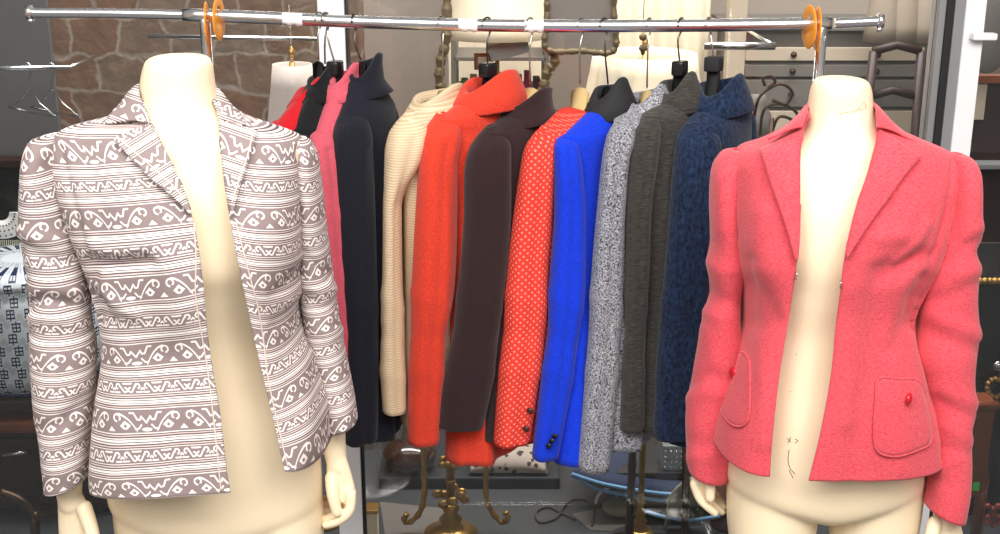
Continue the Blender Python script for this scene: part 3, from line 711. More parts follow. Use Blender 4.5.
# orange dividers
def divider(x, dy, ang, label, tilt=0.0):
    p = W(x, bary(x)+dy, YR); bm = bmesh.new(); n = 48; rows = []
    for r, t in ((.015, -.0012), (.037, -.0012), (.0385, 0), (.037, .0012), (.015, .0012), (.0135, 0)):
        rows.append([Vector((t, r*math.cos(2*PI*k/n), r*math.sin(2*PI*k/n)+(.009 if r < .02 else 0))) for k in range(n)])
    rows.append(rows[0]); grid(bm, rows, closed=True); bmesh.ops.remove_doubles(bm, verts=bm.verts[:], dist=1e-6)
    R = Matrix.Rotation(ang, 3, 'Z') @ Matrix.Rotation(tilt, 3, 'Y')
    for v in bm.verts: v.co = R @ v.co
    o = fin('rack_divider', bm, M['orange']); o.location = p; tag(o, label, 'rack divider', 'orange rack dividers')
divider(219, 3, -.06, 'orange ring divider on the rack bar above the patterned jacket')
divider(207, 8, .12, 'orange ring divider tucked behind the left upright of the rack')
divider(809, 3, .10, 'orange ring divider nearest the left of the right upright, front of the pair')
divider(817, 5, -.06, 'orange ring divider touching the right upright, back of the pair')
for x, ln, lb in ((293, 20, 'white paper sticker on the rack bar above the red and black jackets'), (468, 19, 'white paper sticker on the rack bar beside the hook of the coral jacket'), (534, 19, 'white paper sticker on the rack bar by the dark brown jacket hook')):
    bm = bmesh.new(); rows = []
    for i in range(9):
        xx = x-ln/2+ln*i/8; c = W(xx, bary(xx), YR); rows.append([c+Vector((0, -.0119*math.cos(t), .0119*math.sin(t)+(.0015*math.sin(i*1.7) if t < -.6 else 0))) for t in np.linspace(-1.15, 1.15, 12)])
    grid(bm, rows); o = fin('sticker', bm, M['sticker']); solid(o, .0004, 0); tag(o, lb, 'sticker', 'white stickers on the rack bar')
# ================================================================ HANGING GARMENTS
HF = None
def hanging(gname, glabel, mat, hx, sleeve, ytop, hemy, hook, hmat, hangmat, hlabel, Yn=2.10, collar_h=.035, stand=False, colmat=None, ctop=None, thick=.034, hcol='pad', nb=1.0, strokes=(), neckw=(.062, .034), collar_on=True, blockw=.011):
    """hx: hook px at bar, sleeve keys (Lx,Ly,Rx,Ry); ytop: px of the collar top at hook"""
    H = W(hx, bary(hx), YR)                       # on the bar
    neck = W(ctop[0], ctop[1], YR)                # collar top centre
    cx = neck.x; zn = neck.z - collar_h*.6
    sk = sleeve
    mid = len(sk)//3
    tip = W((sk[1][0]+sk[1][2])/2, (sk[0][1]+sk[1][1])/2, Yn)
    e = Vector((cx-tip.x, YR-Yn, 0)); A = e.length; e.normalize(); n = Vector((e.y, -e.x, 0))   # n: toward camera / right
    zs = tip.z-.008; zh = zat(hemy, Yn+.03)
    g = thing(gname, (cx, YR, zn), glabel, 'jacket', 'jackets hanging on the rack')
    # body
    rows = []; uvs = []; nc = 60
    lev = []
    for i in range(12): 
        s = i/11; lev.append((zn-.004+(zs-zn+.008)*s**1.1, neckw[0]-.004+(A*1.02+.004-neckw[0])*s, neckw[1]-.002+(thick*1.15-neckw[1]+.002)*s))
    for i in range(1, 50):
        s = i/49; z = zs+(zh-zs)*s
        w_ = 1.0-.10*math.sin(min(1, s*1.6)*PI) if s < .62 else 1.0-.0*s
        w_ = 1.0-.08*math.sin(PI*min(1, s))
        lev.append((z, A*w_*nb, thick*(1.15+.1*min(1, s*3))+.010*s))
    for li, (z, a, b) in enumerate(lev):
        row = []; u = []; acc = 0; s = max(0, (li-11)/49)
        for k in range(nc):
            t = 2*PI*k/nc; ca, sa = math.cos(t), math.sin(t)
            bb = b*(1+.22*s*math.sin(t*5+hx)+.12*s*math.sin(t*9+2*hx))
            row.append(Vector((cx, YR, z))+e*(a*math.copysign(abs(ca)**.9, ca))+n*(bb*math.copysign(abs(sa)**(1 if li < 12 else .85), sa)))
        for k in range(nc+1):
            u.append((acc, z)); acc += (row[(k+1) % nc]-row[k % nc]).length
        rows.append(row); uvs.append(u)
    if not collar_on:
        c0 = sum(rows[0], Vector())/nc
        rows = [[c0+(p-c0)*f+Vector((0, 0, .004*(1-f))) for p in rows[0]] for f in (.05, .5, .85)]+rows; uvs = [uvs[0]]*3+uvs
    rows = displace(rows, strokes, True)
    o = gobj('body', rows, uvs, mat, g, closed=True, thick=.003)
    # near sleeve (traced) and far sleeve (opposite side)
    ks = []
    for i, (lx, ly, rx, ry) in enumerate(sk):
        rd = (.010, .026, .036)[i] if i < 3 else .040-.010*i/len(sk)
        ks.append((i, lx, ly, rx, ry, Yn+(.03, .016, .006)[i] if i < 3 else Yn, rd))
    auto = [([(lx+(rx-lx)*f, ly) for lx, ly, rx, ry in sk[2:]], w_, a_) for f, w_, a_ in ((.66, 4, -.005), (.3, 7, .004))]
    k5 = sk[len(sk)*2//3]
    for f in (0, 1, 2): auto.append(([(k5[0]+2, k5[1]-40+38*f), (k5[2]-4, k5[3]-30+38*f+6*math.sin(hx+f))], 8, .0022*(-1)**f))
    r_, u_ = sleeve_cloth(ks, list(strokes)+auto, nr=90, nc=36, uscale=1)
    u_ = [[(q[0], r_[i][0].z) for q in u] for i, u in enumerate(u_)]
    gobj('sleeve', r_, u_, mat, g, closed=True, thick=.003)
    c0 = Vector((cx, YR, 0)); r2 = []
    for r in r_: r2.append([Vector((2*c0.x-p.x, 2*c0.y-p.y, p.z)) for p in r])
    gobj('sleeve', r2, u_, mat, g, closed=True, thick=.003)
    # collar
    if collar_on:
        rows = []; nc = 44
        prof = [(-.004, -.012), (-.006, -.0), (-.004, collar_h*.6), (-.002, collar_h*.95), (.002, collar_h), (.006, collar_h*.93)]
        prof += [(.011, collar_h*.55), (.019, .002), (.030, -.018), (.027, -.021)] if not stand else [(.005, collar_h*.5), (.008, 0), (.016, -.010), (.024, -.02)]
        for dr, dz in prof:
            row = []
            for k in range(nc):
                t = 2*PI*k/nc
                lift = (.010*math.sin(t)-.006*abs(math.cos(t))**2)*(dz > 0)-.008*abs(math.cos(t))**2*(dz < -.005)
                row.append(Vector((cx, YR, zn+dz*(1-.6*max(0, -math.cos(t))**1.5 if dz > 0 else 1)+lift))+e*((neckw[0]-.004+dr)*math.cos(t))+n*((neckw[1]-.002+dr)*math.sin(t)))
            rows.append(row)
        bm = bmesh.new(); grid(bm, rows, closed=True, uvs=[[(k*.008, i*.008) for k in range(nc+1)] for i in range(len(rows))])
        c_ = fin('collar', bm, colmat or mat, g); solid(c_, .002, 0)
        if colmat: c_['label'] = 'black velvet collar'
    # hanger
    hg = thing('clothes_hanger', (cx, YR, zn), hlabel, 'hanger', 'hangers on the rack bar')
    bm = bmesh.new(); P = []
    R = .0135
    for k in range(11):
        t = PI*1.15*(1-k/10)-PI*.12
        P.append(H+e*(-R*math.cos(PI-t))*1.0+Vector((0, 0, R*math.sin(t))))
    for q in hook: P.append(W(q[0], q[1], YR))
    P = [Vector(q) for q in catmull([tuple(p) for p in P], 60)]
    tube(bm, P, .0016, 8); h = fin('hook', bm, hmat, hg)
    top = W(hook[-1][0], hook[-1][1], YR)
    bm = bmesh.new(); P = []; R = []
    for k in range(-10, 11):
        s = k/10; P.append(Vector((top.x, YR, 0))+e*(A*.86*s)+Vector((0, 0, max(zn-.022-(zn-zs)*abs(s)**1.1, (top.z-.012)-.9*abs(s)) if hcol != 'wood' else max(zn-.022-(zn-zs)*abs(s)**1.1, top.z-.016-.55*abs(s)))))
        R.append((.018-.008*abs(s), .010) if hcol == 'wood' else (.012-.003*abs(s), .008))
    tube(bm, P, R, 12); fin('arms', bm, hangmat, hg)
    if hcol == 'block':
        bm = bmesh.new(); box(bm, -.015, .015, -blockw, blockw, -.02, .006, bev=.004)
        a = math.atan2(e.y, e.x)
        for v in bm.verts: v.co = Matrix.Rotation(a, 3, 'Z') @ v.co + top
        fin('neck_block', bm, hangmat, hg)
    return g
HH = 'hanger'
BP = M['black_plastic']; SD = M['steel_dark']; SW = M['steel']; PW = M['pale_wood']
hanging('hanging_jacket', 'bright red wool jacket, leftmost on the rack behind the patterned blazer', M['g_red'], 319, [(272, 122, 280, 120), (266, 130, 290, 128), (262, 142, 296, 140), (262, 170, 300, 170), (264, 250, 302, 250), (270, 330, 306, 330), (276, 410, 310, 412)], 80, 425,
        [(318, 34), (318, 59)], SW, BP, 'black hanger under the bright red jacket, leftmost hook', ctop=(312, 86), collar_h=.018, neckw=(.036, .018), stand=True)
hanging('hanging_jacket', 'black jacket between the bright red and the dusty pink jackets', M['g_black'], 325, [(292, 126, 300, 124), (286, 134, 308, 132), (283, 146, 314, 144), (284, 175, 317, 175), (286, 250, 318, 250), (290, 330, 320, 330), (296, 415, 324, 416)], 70, 430,
        [(325, 40), (325, 64)], SD, BP, 'black hanger with twisted dark hook in the black jacket', ctop=(322, 76), collar_h=.024, neckw=(.036, .018), stand=True)
hanging('hanging_jacket', 'dusty pink jacket hanging between the black and the navy black jackets', M['g_pink'], 326, [(314, 128, 324, 126), (309, 136, 334, 133), (309, 150, 340, 147), (313, 180, 344, 178), (318, 250, 350, 250), (325, 330, 352, 330), (330, 400, 354, 402)], 66, 420,
        [(328, 38), (335, 64)], SW, BP, 'black hanger with pale crossing hook in the dusty pink jacket', ctop=(345, 74), collar_h=.026, neckw=(.038, .020), hcol='block', stand=True)
hanging('hanging_jacket', 'navy black wool coat with a tall stand collar, right of the dusty pink jacket', M['g_navyblack'], 354, [(341, 110, 352, 108), (336, 120, 366, 116), (332, 134, 372, 132), (329, 160, 374, 160), (330, 210, 376, 210), (338, 284, 378, 284), (342, 334, 379, 334), (344, 400, 379, 400), (345, 446, 378, 444)], 64, 436,
        [(355, 42), (361, 60)], SD, M['steel_dark'], 'dark metal hanger in the navy black coat', ctop=(365, 67), collar_h=.038, stand=True, neckw=(.040, .026), thick=.04, strokes=[([(350, 130), (356, 200), (358, 300)], 7, .004), ([(372, 150), (370, 220), (372, 300)], 5, -.004)], Yn=2.11)
hanging('hanging_jacket', 'beige ribbed knit jacket between the navy black coat and the coral jacket', M['g_beige'], 441, [(406, 111, 414, 110), (394, 124, 424, 120), (387, 137, 430, 134), (384, 159, 424, 160), (384, 210, 402, 210), (383, 284, 403, 284), (381, 334, 405, 334), (381, 375, 406, 375), (383, 413, 407, 416)], 88, 425,
        [(443, 42), (443, 87)], SW, PW, 'hanger with long pale hook in the beige knit jacket', ctop=(438, 93), collar_h=.02, stand=True)
hanging('hanging_jacket', 'plain coral red jacket with a broad turned down collar', M['g_coral'], 487, [(436, 113, 446, 112), (427, 124, 456, 121), (420, 142, 462, 138), (418, 168, 458, 168), (415, 210, 458, 210), (411, 284, 456, 284), (410, 334, 448, 334), (408, 390, 444, 390), (407, 444, 440, 447)], 78, 462,
        [(487, 44), (488, 66)], SD, BP, 'glossy black hanger at the neck of the coral jacket', ctop=(490, 82), collar_h=.035, hcol='block', neckw=(.058, .038), nb=.82, strokes=[([(450, 150), (455, 220), (452, 300)], 5, -.004), ([(435, 140), (434, 220), (430, 330)], 8, .003)])
hanging('hanging_jacket', 'dark plum brown jacket between the coral and the dotted jackets', M['g_brown'], 530, [(486, 126, 496, 124), (475, 138, 506, 134), (467, 153, 512, 150), (463, 180, 512, 180), (463, 210, 512, 210), (459, 270, 508, 270), (452, 334, 500, 334), (441, 390, 493, 390), (437, 429, 484, 432)], 90, 436,
        [(530, 48), (530, 84)], SW, PW, 'pale wooden hanger in the dark plum brown jacket', ctop=(527, 98), collar_h=.028, stand=True, hcol='wood', neckw=(.054, .036))
hanging('hanging_jacket', 'coral red jacket with small pale dots and two dark cuff buttons', M['g_dot'], 581, [(541, 126, 550, 124), (531, 137, 557, 133), (523, 152, 558, 148), (518, 180, 556, 180), (513, 215, 554, 215), (507, 265, 550, 265), (502, 334, 547, 334), (496, 400, 538, 400), (493, 447, 531, 446)], 103, 440,
        [(580, 48), (580, 84)], SW, PW, 'pale wooden hanger standing above the dotted jacket', ctop=(577, 105), collar_h=.006, collar_on=False, hcol='wood', neckw=(.05, .03))
hanging('hanging_jacket', 'cobalt blue jacket with a black collar', M['g_blue'], 604, [(562, 133, 570, 133), (555, 139, 575, 138), (553, 150, 580, 150), (554, 180, 584, 180), (554, 215, 586, 215), (549, 284, 586, 284), (547, 334, 580, 334), (540, 390, 572, 390), (532, 460, 559, 461)], 84, 458,
        [(605, 48), (608, 84)], SD, BP, 'hanger with thin dark hook in the cobalt blue jacket', ctop=(610, 90), collar_h=.036, colmat=M['black_cloth'], neckw=(.034, .024), Yn=2.09)
hanging('hanging_jacket', 'grey flecked tweed jacket right of the cobalt blue one', M['g_tweed'], 649, [(620, 118, 628, 116), (612, 126, 634, 123), (606, 140, 636, 137), (602, 162, 630, 162), (597, 209, 626, 210), (592, 265, 624, 265), (588, 334, 622, 334), (584, 390, 618, 390), (577, 471, 610, 474)], 91, 445,
        [(648, 48), (647, 88)], SW, PW, 'pale hanger with straight hook in the grey tweed jacket', ctop=(646, 95), collar_h=.026, neckw=(.042, .027), Yn=2.09)
hanging('hanging_jacket', 'charcoal slub jacket between the grey tweed and the navy mohair jackets', M['g_char'], 681, [(648, 112, 654, 111), (640, 119, 660, 118), (633, 132, 661, 130), (628, 155, 659, 155), (625, 209, 652, 209), (625, 265, 650, 265), (624, 334, 646, 334), (622, 380, 645, 380), (619, 431, 645, 433)], 78, 425,
        [(678, 40), (680, 64)], SD, BP, 'glossy black hanger sticking out of the charcoal jacket', ctop=(677, 84), collar_h=.034, hcol='block', neckw=(.038, .026))
hanging('hanging_coat', 'navy blue fuzzy mohair coat, rightmost on the rack beside the rose red blazer', M['g_mohair'], 708, [(686, 122, 698, 120), (678, 134, 714, 130), (674, 150, 722, 146), (671, 180, 722, 180), (668, 220, 718, 220), (662, 290, 712, 290), (657, 340, 704, 340), (654, 400, 694, 400), (652, 440, 690, 442)], 84, 440,
        [(712, 44), (714, 60)], SW, M['black_cloth'], 'padded black hanger in the navy mohair coat', ctop=(720, 86), collar_h=.034, hcol='block', neckw=(.048, .034), thick=.042, blockw=.014)
# cuff buttons
def sbutton(px, py, Y, mat, parent, r=.0065):
    bm = bmesh.new(); lathe(bm, [(0, .002), (r*.6, .0022), (r*.75, .003), (r, .002), (r, -.002), (0, -.002)], (0, 0, 0), 20, False)
    p = W(px, py, Y)
    for v in bm.verts: v.co = Matrix.Rotation(-.5, 3, 'Z') @ Matrix.Rotation(-1.15, 3, 'X') @ v.co * 1 + p
    fin('button', bm, mat, parent)
gd = [o for o in bpy.data.objects if o.get('label', '').startswith('coral red jacket with small')][0]
gb = [o for o in bpy.data.objects if o.get('label', '').startswith('cobalt')][0]
M['button_dark'] = plain('dark_button', srgb(60, 40, 24), .15)
sbutton(530, 411, 2.06, M['button_dark'], gd); sbutton(526, 429, 2.06, M['button_dark'], gd)
for q in ((555, 436), (552, 441), (549, 446)): sbutton(q[0], q[1], 2.05, BP, gb, .0055)
# ================================================================ SHOP FRONT: room shell and glazing
def struct(o): o['kind'] = 'structure'; return o
def stone_mat():
    m, nt, b = newmat('rough_stone_blocks')
    tc = nd(nt, 'ShaderNodeTexCoord'); mp = nd(nt, 'ShaderNodeMapping'); mp.inputs['Rotation'].default_value = (PI/2, 0, 0)
    nt.links.new(tc.outputs['Object'], mp.inputs[0])
    nz = nd(nt, 'ShaderNodeTexNoise', Scale=9, Detail=3); nt.links.new(tc.outputs['Object'], nz.inputs['Vector'])
    vm = nd(nt, 'ShaderNodeVectorMath', operation='SCALE'); vm.inputs['Scale'].default_value = .09; nt.links.new(nz.outputs[1], vm.inputs[0])
    va = nd(nt, 'ShaderNodeVectorMath', operation='ADD'); nt.links.new(mp.outputs[0], va.inputs[0]); nt.links.new(vm.outputs[0], va.inputs[1])
    br = nd(nt, 'ShaderNodeTexBrick', Scale=1.0); br.inputs['Brick Width'].default_value = .13; br.inputs['Row Height'].default_value = .095; br.inputs['Mortar Size'].default_value = .008; br.inputs['Mortar Smooth'].default_value = 1.0
    br.inputs['Color1'].default_value = c4(srgb(112, 80, 60)); br.inputs['Color2'].default_value = c4(srgb(112, 95, 80)); br.inputs['Mortar'].default_value = c4(srgb(146, 132, 120))
    nt.links.new(va.outputs[0], br.inputs['Vector'])
    n2 = nd(nt, 'ShaderNodeTexNoise', Scale=22, Detail=6); nt.links.new(tc.outputs['Object'], n2.inputs['Vector'])
    r = nd(nt, 'ShaderNodeMapRange'); r.inputs[3].default_value = .55; r.inputs[4].default_value = 1.35; nt.links.new(n2.outputs[0], r.inputs[0])
    mx = nd(nt, 'ShaderNodeMix', data_type='RGBA'); mx.blend_type = 'MULTIPLY'; mx.inputs[0].default_value = 1
    nt.links.new(br.outputs[0], mx.inputs[6]); nt.links.new(r.outputs[0], mx.inputs[7]); nt.links.new(mx.outputs[2], b.inputs['Base Color'])
    bp = nd(nt, 'ShaderNodeBump', Strength=.6, Distance=.01); nt.links.new(n2.outputs[0], bp.inputs['Height']); nt.links.new(bp.outputs[0], b.inputs['Normal'])
    b.inputs['Roughness'].default_value = .85
    return m
def glass_mat():
    m = bpy.data.materials.new('window_glass'); m.use_nodes = True; nt = m.node_tree; nt.nodes.clear()
    out = nd(nt, 'ShaderNodeOutputMaterial'); tr = nd(nt, 'ShaderNodeBsdfTransparent'); gl = nd(nt, 'ShaderNodeBsdfGlossy', Roughness=.02)
    tr.inputs[0].default_value = (.93, .94, .94, 1)
    fr = nd(nt, 'ShaderNodeFresnel', IOR=1.6); mx = nd(nt, 'ShaderNodeMixShader')
    nt.links.new(fr.outputs[0], mx.inputs[0]); nt.links.new(tr.outputs[0], mx.inputs[1]); nt.links.new(gl.outputs[0], mx.inputs[2]); nt.links.new(mx.outputs[0], out.inputs[0])
    return m
def key_mat():
    m, nt, b = newmat('blue_key_pattern')
    uv = nd(nt, 'ShaderNodeUVMap'); uv.uv_map = 'UVMap'; sp = nd(nt, 'ShaderNodeSeparateXYZ'); nt.links.new(uv.outputs[0], sp.inputs[0])
    U = N(nt, sp.outputs[0]); V = N(nt, sp.outputs[1])
    x = (U+.25*((V).frac().gt(.5))).frac()-.5; y = V.frac()-.5
    a = x.abs(); c = y.abs()
    ov = ((x*x)/(.2*.2)+(y*y)/(.30*.30)).lt(1)
    x2 = (x.abs()-.5).abs(); 
    f1 = (x2.lt(.035)*c.lt(.46)).mx((c-.44).abs().lt(.035)*x2.lt(.22)).mx((c-.28).abs().lt(.035)*x2.lt(.2)).mx((x2-.2).abs().lt(.03)*(c.lt(.44))*(c.gt(.14))).mx((c-.12).abs().lt(.035)*x2.lt(.26))
    f = f1*(1-ov)
    m1 = nd(nt, 'ShaderNodeMix', data_type='RGBA'); m1.inputs[6].default_value = c4(srgb(222, 228, 236)); m1.inputs[7].default_value = c4(srgb(196, 200, 206)); nt.links.new(ov.s, m1.inputs[0])
    m2 = nd(nt, 'ShaderNodeMix', data_type='RGBA'); m2.inputs[7].default_value = c4(srgb(26, 42, 78)); nt.links.new(m1.outputs[2], m2.inputs[6]); nt.links.new(f.s, m2.inputs[0])
    nt.links.new(m2.outputs[2], b.inputs['Base Color']); b.inputs['Roughness'].default_value = .25
    return m
def floral_mat():
    m, nt, b = newmat('floral_cloth')
    tc = nd(nt, 'ShaderNodeTexCoord'); v = nd(nt, 'ShaderNodeTexVoronoi', Scale=42); n = nd(nt, 'ShaderNodeTexNoise', Scale=60, Detail=3)
    nt.links.new(tc.outputs['Object'], v.inputs['Vector']); nt.links.new(tc.outputs['Object'], n.inputs['Vector'])
    k = (N(nt, v.outputs[0])+N(nt, n.outputs[0])*.6).lt(.62)
    m1 = nd(nt, 'ShaderNodeMix', data_type='RGBA'); m1.inputs[6].default_value = c4(srgb(196, 180, 168)); m1.inputs[7].default_value = c4(srgb(84, 62, 62)); nt.links.new(k.s, m1.inputs[0])
    nt.links.new(m1.outputs[2], b.inputs['Base Color']); b.inputs['Roughness'].default_value = .9
    return m
M['stone'] = stone_mat(); M['glass'] = glass_mat(); M['key'] = key_mat(); M['floral'] = floral_mat()
M['carpet'] = plain('grey_carpet', srgb(112, 114, 116), .95, var=.2, scale=60, bump=.3)
M['deckm'] = plain('grey_display_deck', srgb(60, 62, 65), .6, var=.1, scale=3)
M['wallgrey'] = plain('taupe_wall', srgb(186, 172, 160), .8, var=.05, scale=3)
M['walldark'] = plain('slate_wall', srgb(92, 90, 90), .8, var=.1, scale=3)
M['frame_white'] = plain('white_aluminium', srgb(240, 240, 242), .35)
M['frame_grey'] = plain('grey_aluminium', srgb(150, 150, 152), .4, .3)
M['rubber'] = plain('black_gasket', (.01, .01, .011), .6)
M['shade'] = plain('cream_shade', srgb(240, 224, 196), .8, var=.05, scale=12)
M['shade_pale'] = plain('grey_pink_shade', srgb(205, 190, 182), .8, var=.05, scale=12)
M['gilt'] = plain('antique_gilt', srgb(118, 100, 72), .45, .3, var=.5, scale=60, bump=.5)
M['brass'] = plain('aged_brass', srgb(182, 142, 76), .32, .75, var=.3, scale=30, bump=.2)
M['darkwood'] = plain('dark_mahogany', srgb(46, 22, 18), .45, var=.4, scale=14)
M['midwood'] = plain('red_brown_wood', srgb(122, 62, 34), .3, var=.35, scale=14, coat=.3)
M['beigeboard'] = plain('beige_board', srgb(188, 172, 152), .7)
M['greyboard'] = plain('light_grey_board', srgb(114, 108, 102), .6)
M['mirror'] = plain('old_mirror', srgb(156, 146, 138), .2, .15, var=.06)
M['slate'] = plain('slate_slab', srgb(44, 46, 52), .4, var=.25, scale=12)
M['amber'] = plain('amber_brown_glaze', srgb(60, 34, 26), .12, var=.3, scale=9, coat=.6)
M['denim'] = fabric('navy_denim', srgb(52, 62, 88), scale=300)
M['bluepipe'] = plain('sky_blue_piping', srgb(110, 160, 205), .7)
M['silver'] = plain('beaded_silver', srgb(150, 156, 162), .3, .6, var=.6, scale=150, bump=.8)
M['green_tag'] = plain('green_paper', srgb(50, 215, 90), .6)
M['bronze'] = plain('dark_bronze', srgb(74, 54, 40), .35, .7)
M['sage'] = plain('sage_cloth', srgb(150, 152, 132), .9, var=.15)
M['cord'] = plain('brown_cord', srgb(78, 62, 50), .8)
YG = 2.62
struct(boxo('floor', (-3.5, 3.5, -3.0, 6.0, -.02, 0), M['carpet'], bev=0))
dk = struct(boxo('display_deck', (-3.4, 3.4, 2.68, 5.0, .0, .12), M['deckm'], bev=0))
struct(boxo('wall_back', (-3.5, 3.5, 5.0, 5.1, 0, 2.9), M['wallgrey'], bev=0))
struct(boxo('wall_left', (-3.6, -3.5, -3.0, 5.1, 0, 2.9), M['wallgrey'], bev=0))
struct(boxo('wall_right', (3.5, 3.6, -3.0, 5.1, 0, 2.9), M['wallgrey'], bev=0))
struct(boxo('trim_1', (-3.5, 3.5, 2.58, 2.68, 0, .14), M['frame_grey'], bev=.003))
struct(boxo('trim_2', (-3.5, 3.5, 2.58, 2.66, 2.3, 2.4), M['frame_white'], bev=.003))
xa0, xa1, xa2 = XS(319, 0, YG), XS(345.5, 0, YG), XS(347.5, 0, YG)
xb0, xb1, xb2, xb3, xb4 = [XS(v, 0, YG) for v in (937, 944, 951, 961, 981)]
w1 = struct(boxo('window_1', (xa0, xa1, YG-.03, YG+.03, .14, 2.3), M['frame_white']))
boxo('gasket', (xa1, xa2, YG-.022, YG+.02, .14, 2.3), M['rubber'], w1, bev=0)
boxo('pane', (-3.5, xa0, YG-.003, YG+.003, .14, 2.3), M['glass'], w1, bev=0)
w2 = struct(boxo('window_2', (xb0, xb1, YG-.02, YG+.03, .14, 2.3), M['frame_grey']))
boxo('gasket', (xb1, xb2, YG-.026, YG+.02, .14, 2.3), M['rubber'], w2, bev=0)
boxo('pane', (xa2, xb0, YG-.003, YG+.003, .14, 2.3), M['glass'], w2, bev=0)
w3 = struct(boxo('window_3', (xb3, xb4, YG-.035, YG+.03, .14, 2.3), M['frame_white']))
boxo('frame_strip', (xb2, xb3, YG-.03, YG+.03, .14, 2.3), M['frame_grey'], w3, bev=0)
boxo('pane', (xb4, 3.5, YG-.003, YG+.003, .14, 2.3), M['glass'], w3, bev=0)
p = W(974, 37, YG-.05)
boxo('latch', (p.x-.005, p.x+.045, YG-.06, YG-.035, p.z-.006, p.z+.008), M['frame_white'], w3, bev=.003)
# partition of stone blocks behind the left pane
YS = 3.35
ps = [XS(54, 60, YS), XS(322, 60, YS)]
struct(boxo('wall_stone', (ps[0], ps[1]+.1, YS, YS+.15, .12, 2.4), M['stone'], bev=0))
struct(boxo('wall_grey', (-3.4, ps[0], YS-.02, YS+.15, .12, 2.4), M['walldark'], bev=0))
# chrome tubes standing in for the rack's reflection in the glass
for P_, lb in (([(148, 36), (319, 39)], 'thin chrome tube standing in for a rack reflection left of the white window post'), ([(704, 46), (775, 46)], 'short chrome tube standing in for a rack reflection right of the pleated lamp shade')):
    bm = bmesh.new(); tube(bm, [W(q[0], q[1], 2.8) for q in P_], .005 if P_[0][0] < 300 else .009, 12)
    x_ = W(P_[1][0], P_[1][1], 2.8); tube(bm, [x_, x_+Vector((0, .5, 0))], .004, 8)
    o = fin('reflected_rail', bm, M['chrome']); tag(o, lb, 'rail')
x0_ = W(-60, 69, 3.1)  # added rail and wire hangers, modelled in place of reflections at the left
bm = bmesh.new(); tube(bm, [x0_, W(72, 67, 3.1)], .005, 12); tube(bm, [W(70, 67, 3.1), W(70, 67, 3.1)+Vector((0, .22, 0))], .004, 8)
o = fin('reflected_rail', bm, M['chrome']); tag(o, 'chrome tube standing in for a rail reflection at the far left edge, lower than the rack bar', 'rail')
for hx_, lb in ((50, 'wire hanger standing in for a reflection, nearest the free end of the far left tube'), (27, 'wire hanger standing in for a reflection, nearest the left edge on the far left tube')):
    t = thing('reflected_hanger', W(hx_, 68, 3.1), lb, 'hanger', 'reflected wire hangers on the far left rail')
    bm = bmesh.new(); c = W(hx_, 68, 3.1); P = [c+Vector((-.012, 0, -.006)), c+Vector((-.009, 0, .008)), c+Vector((.004, 0, .012)), c+Vector((.011, 0, 0)), c+Vector((.004, 0, -.025)), c+Vector((.0, 0, -.05))]
    tube(bm, [Vector(q) for q in catmull([tuple(p) for p in P], 24)], .0022, 8); fin('hook', bm, M['steel'], t)
    bm = bmesh.new(); a = c+Vector((0, 0, -.05)); tube(bm, [a, a+Vector((-.035, .03, -.035)), a+Vector((-.085, .07, -.06)), a+Vector((0, 0, -.062)), a+Vector((.085, -.07, -.06)), a+Vector((.035, -.03, -.035)), a], .0025, 8); fin('arms', bm, M['steel'], t)
# ---- lamps
def shade_bm(c, r0, r1, h, pleat=0.0, n=96):
    bm = bmesh.new(); rows = []
    for i in range(8):
        s = i/7; r = r0+(r1-r0)*s**1.15
        rows.append([Vector((c[0]+(r+pleat*math.cos(24*2*PI*k/n))*math.cos(2*PI*k/n), c[1]+(r+pleat*math.cos(24*2*PI*k/n))*math.sin(2*PI*k/n), c[2]-h*s)) for k in range(n)])
    grid(bm, rows, closed=True); return bm
def lamp(c, r0, r1, h, mat, label, pleat=0, base=.12, fin_=True, grp=None, polem=None):
    t = thing('lamp', (c[0], c[1], base), label, 'lamp', grp)
    o = fin('lamp_shade', shade_bm(c, r0, r1, h, pleat), mat, t); solid(o, .003, 0)
    bm = bmesh.new(); tube(bm, [Vector((c[0], c[1], base+.02)), Vector((c[0], c[1], c[2]+.005))], .007, 12); fin('pole', bm, polem or M['brass'], t)
    bm = bmesh.new(); lathe(bm, [(0, 0), (.1, 0), (.1, .008), (.07, .016), (.02, .025), (.012, .06), (.0, .06)], (c[0], c[1], base), 32, False); fin('lamp_base', bm, polem or M['brass'], t)
    if fin_:
        bm = bmesh.new(); lathe(bm, [(0, 0), (.006, .004), (.004, .01), (.009, .018), (.009, .026), (.003, .036), (0, .04)], (c[0], c[1], c[2]+.004), 16, False); fin('finial', bm, M['brass'], t)
    return t
q = W(292, 64, 2.95); lamp(q, .045, .10, .36, M['shade_pale'], 'lamp with pale tapered shade behind the glass, left of the white window post')
q = W(645, 53, 3.35); lamp(q, .135, .205, .32, M['shade'], 'lamp with large pleated cream shade behind the blue and grey tweed jackets', pleat=.003)
q = W(497, -50, 3.6); lamp(q, .10, .16, .24, M['shade'], 'lamp with plain cream shade high behind the coral jacket')
q = W(660, -60, 4.1); 
bm = bmesh.new(); rows = []
for i in range(2):
    z = 2.3 if i == 0 else .13
    rows.append([Vector((XS(612, 0, 4.2)+.011*k, 4.2+.012*math.sin(k*.9), z)) for k in range(int((XS(712, 0, 4.2)-XS(612, 0, 4.2))/.011)+1)])
grid(bm, rows); o = fin('curtain', bm, M['shade']); solid(o, .004, 0); tag(o, 'cream curtain hanging behind the pleated lamp shade', 'curtain')
o = boxo('mirrored_cream_panel', (XS(448, 20, 4.3), XS(542, 20, 4.3), 4.3, 4.33, .12, 2.2), M['shade']); tag(o, 'cream panel standing in for the scroll mirror reflection behind the coral jacket hanger', 'screen')  # added panel, supplies the cream store view reflected in the scroll mirror
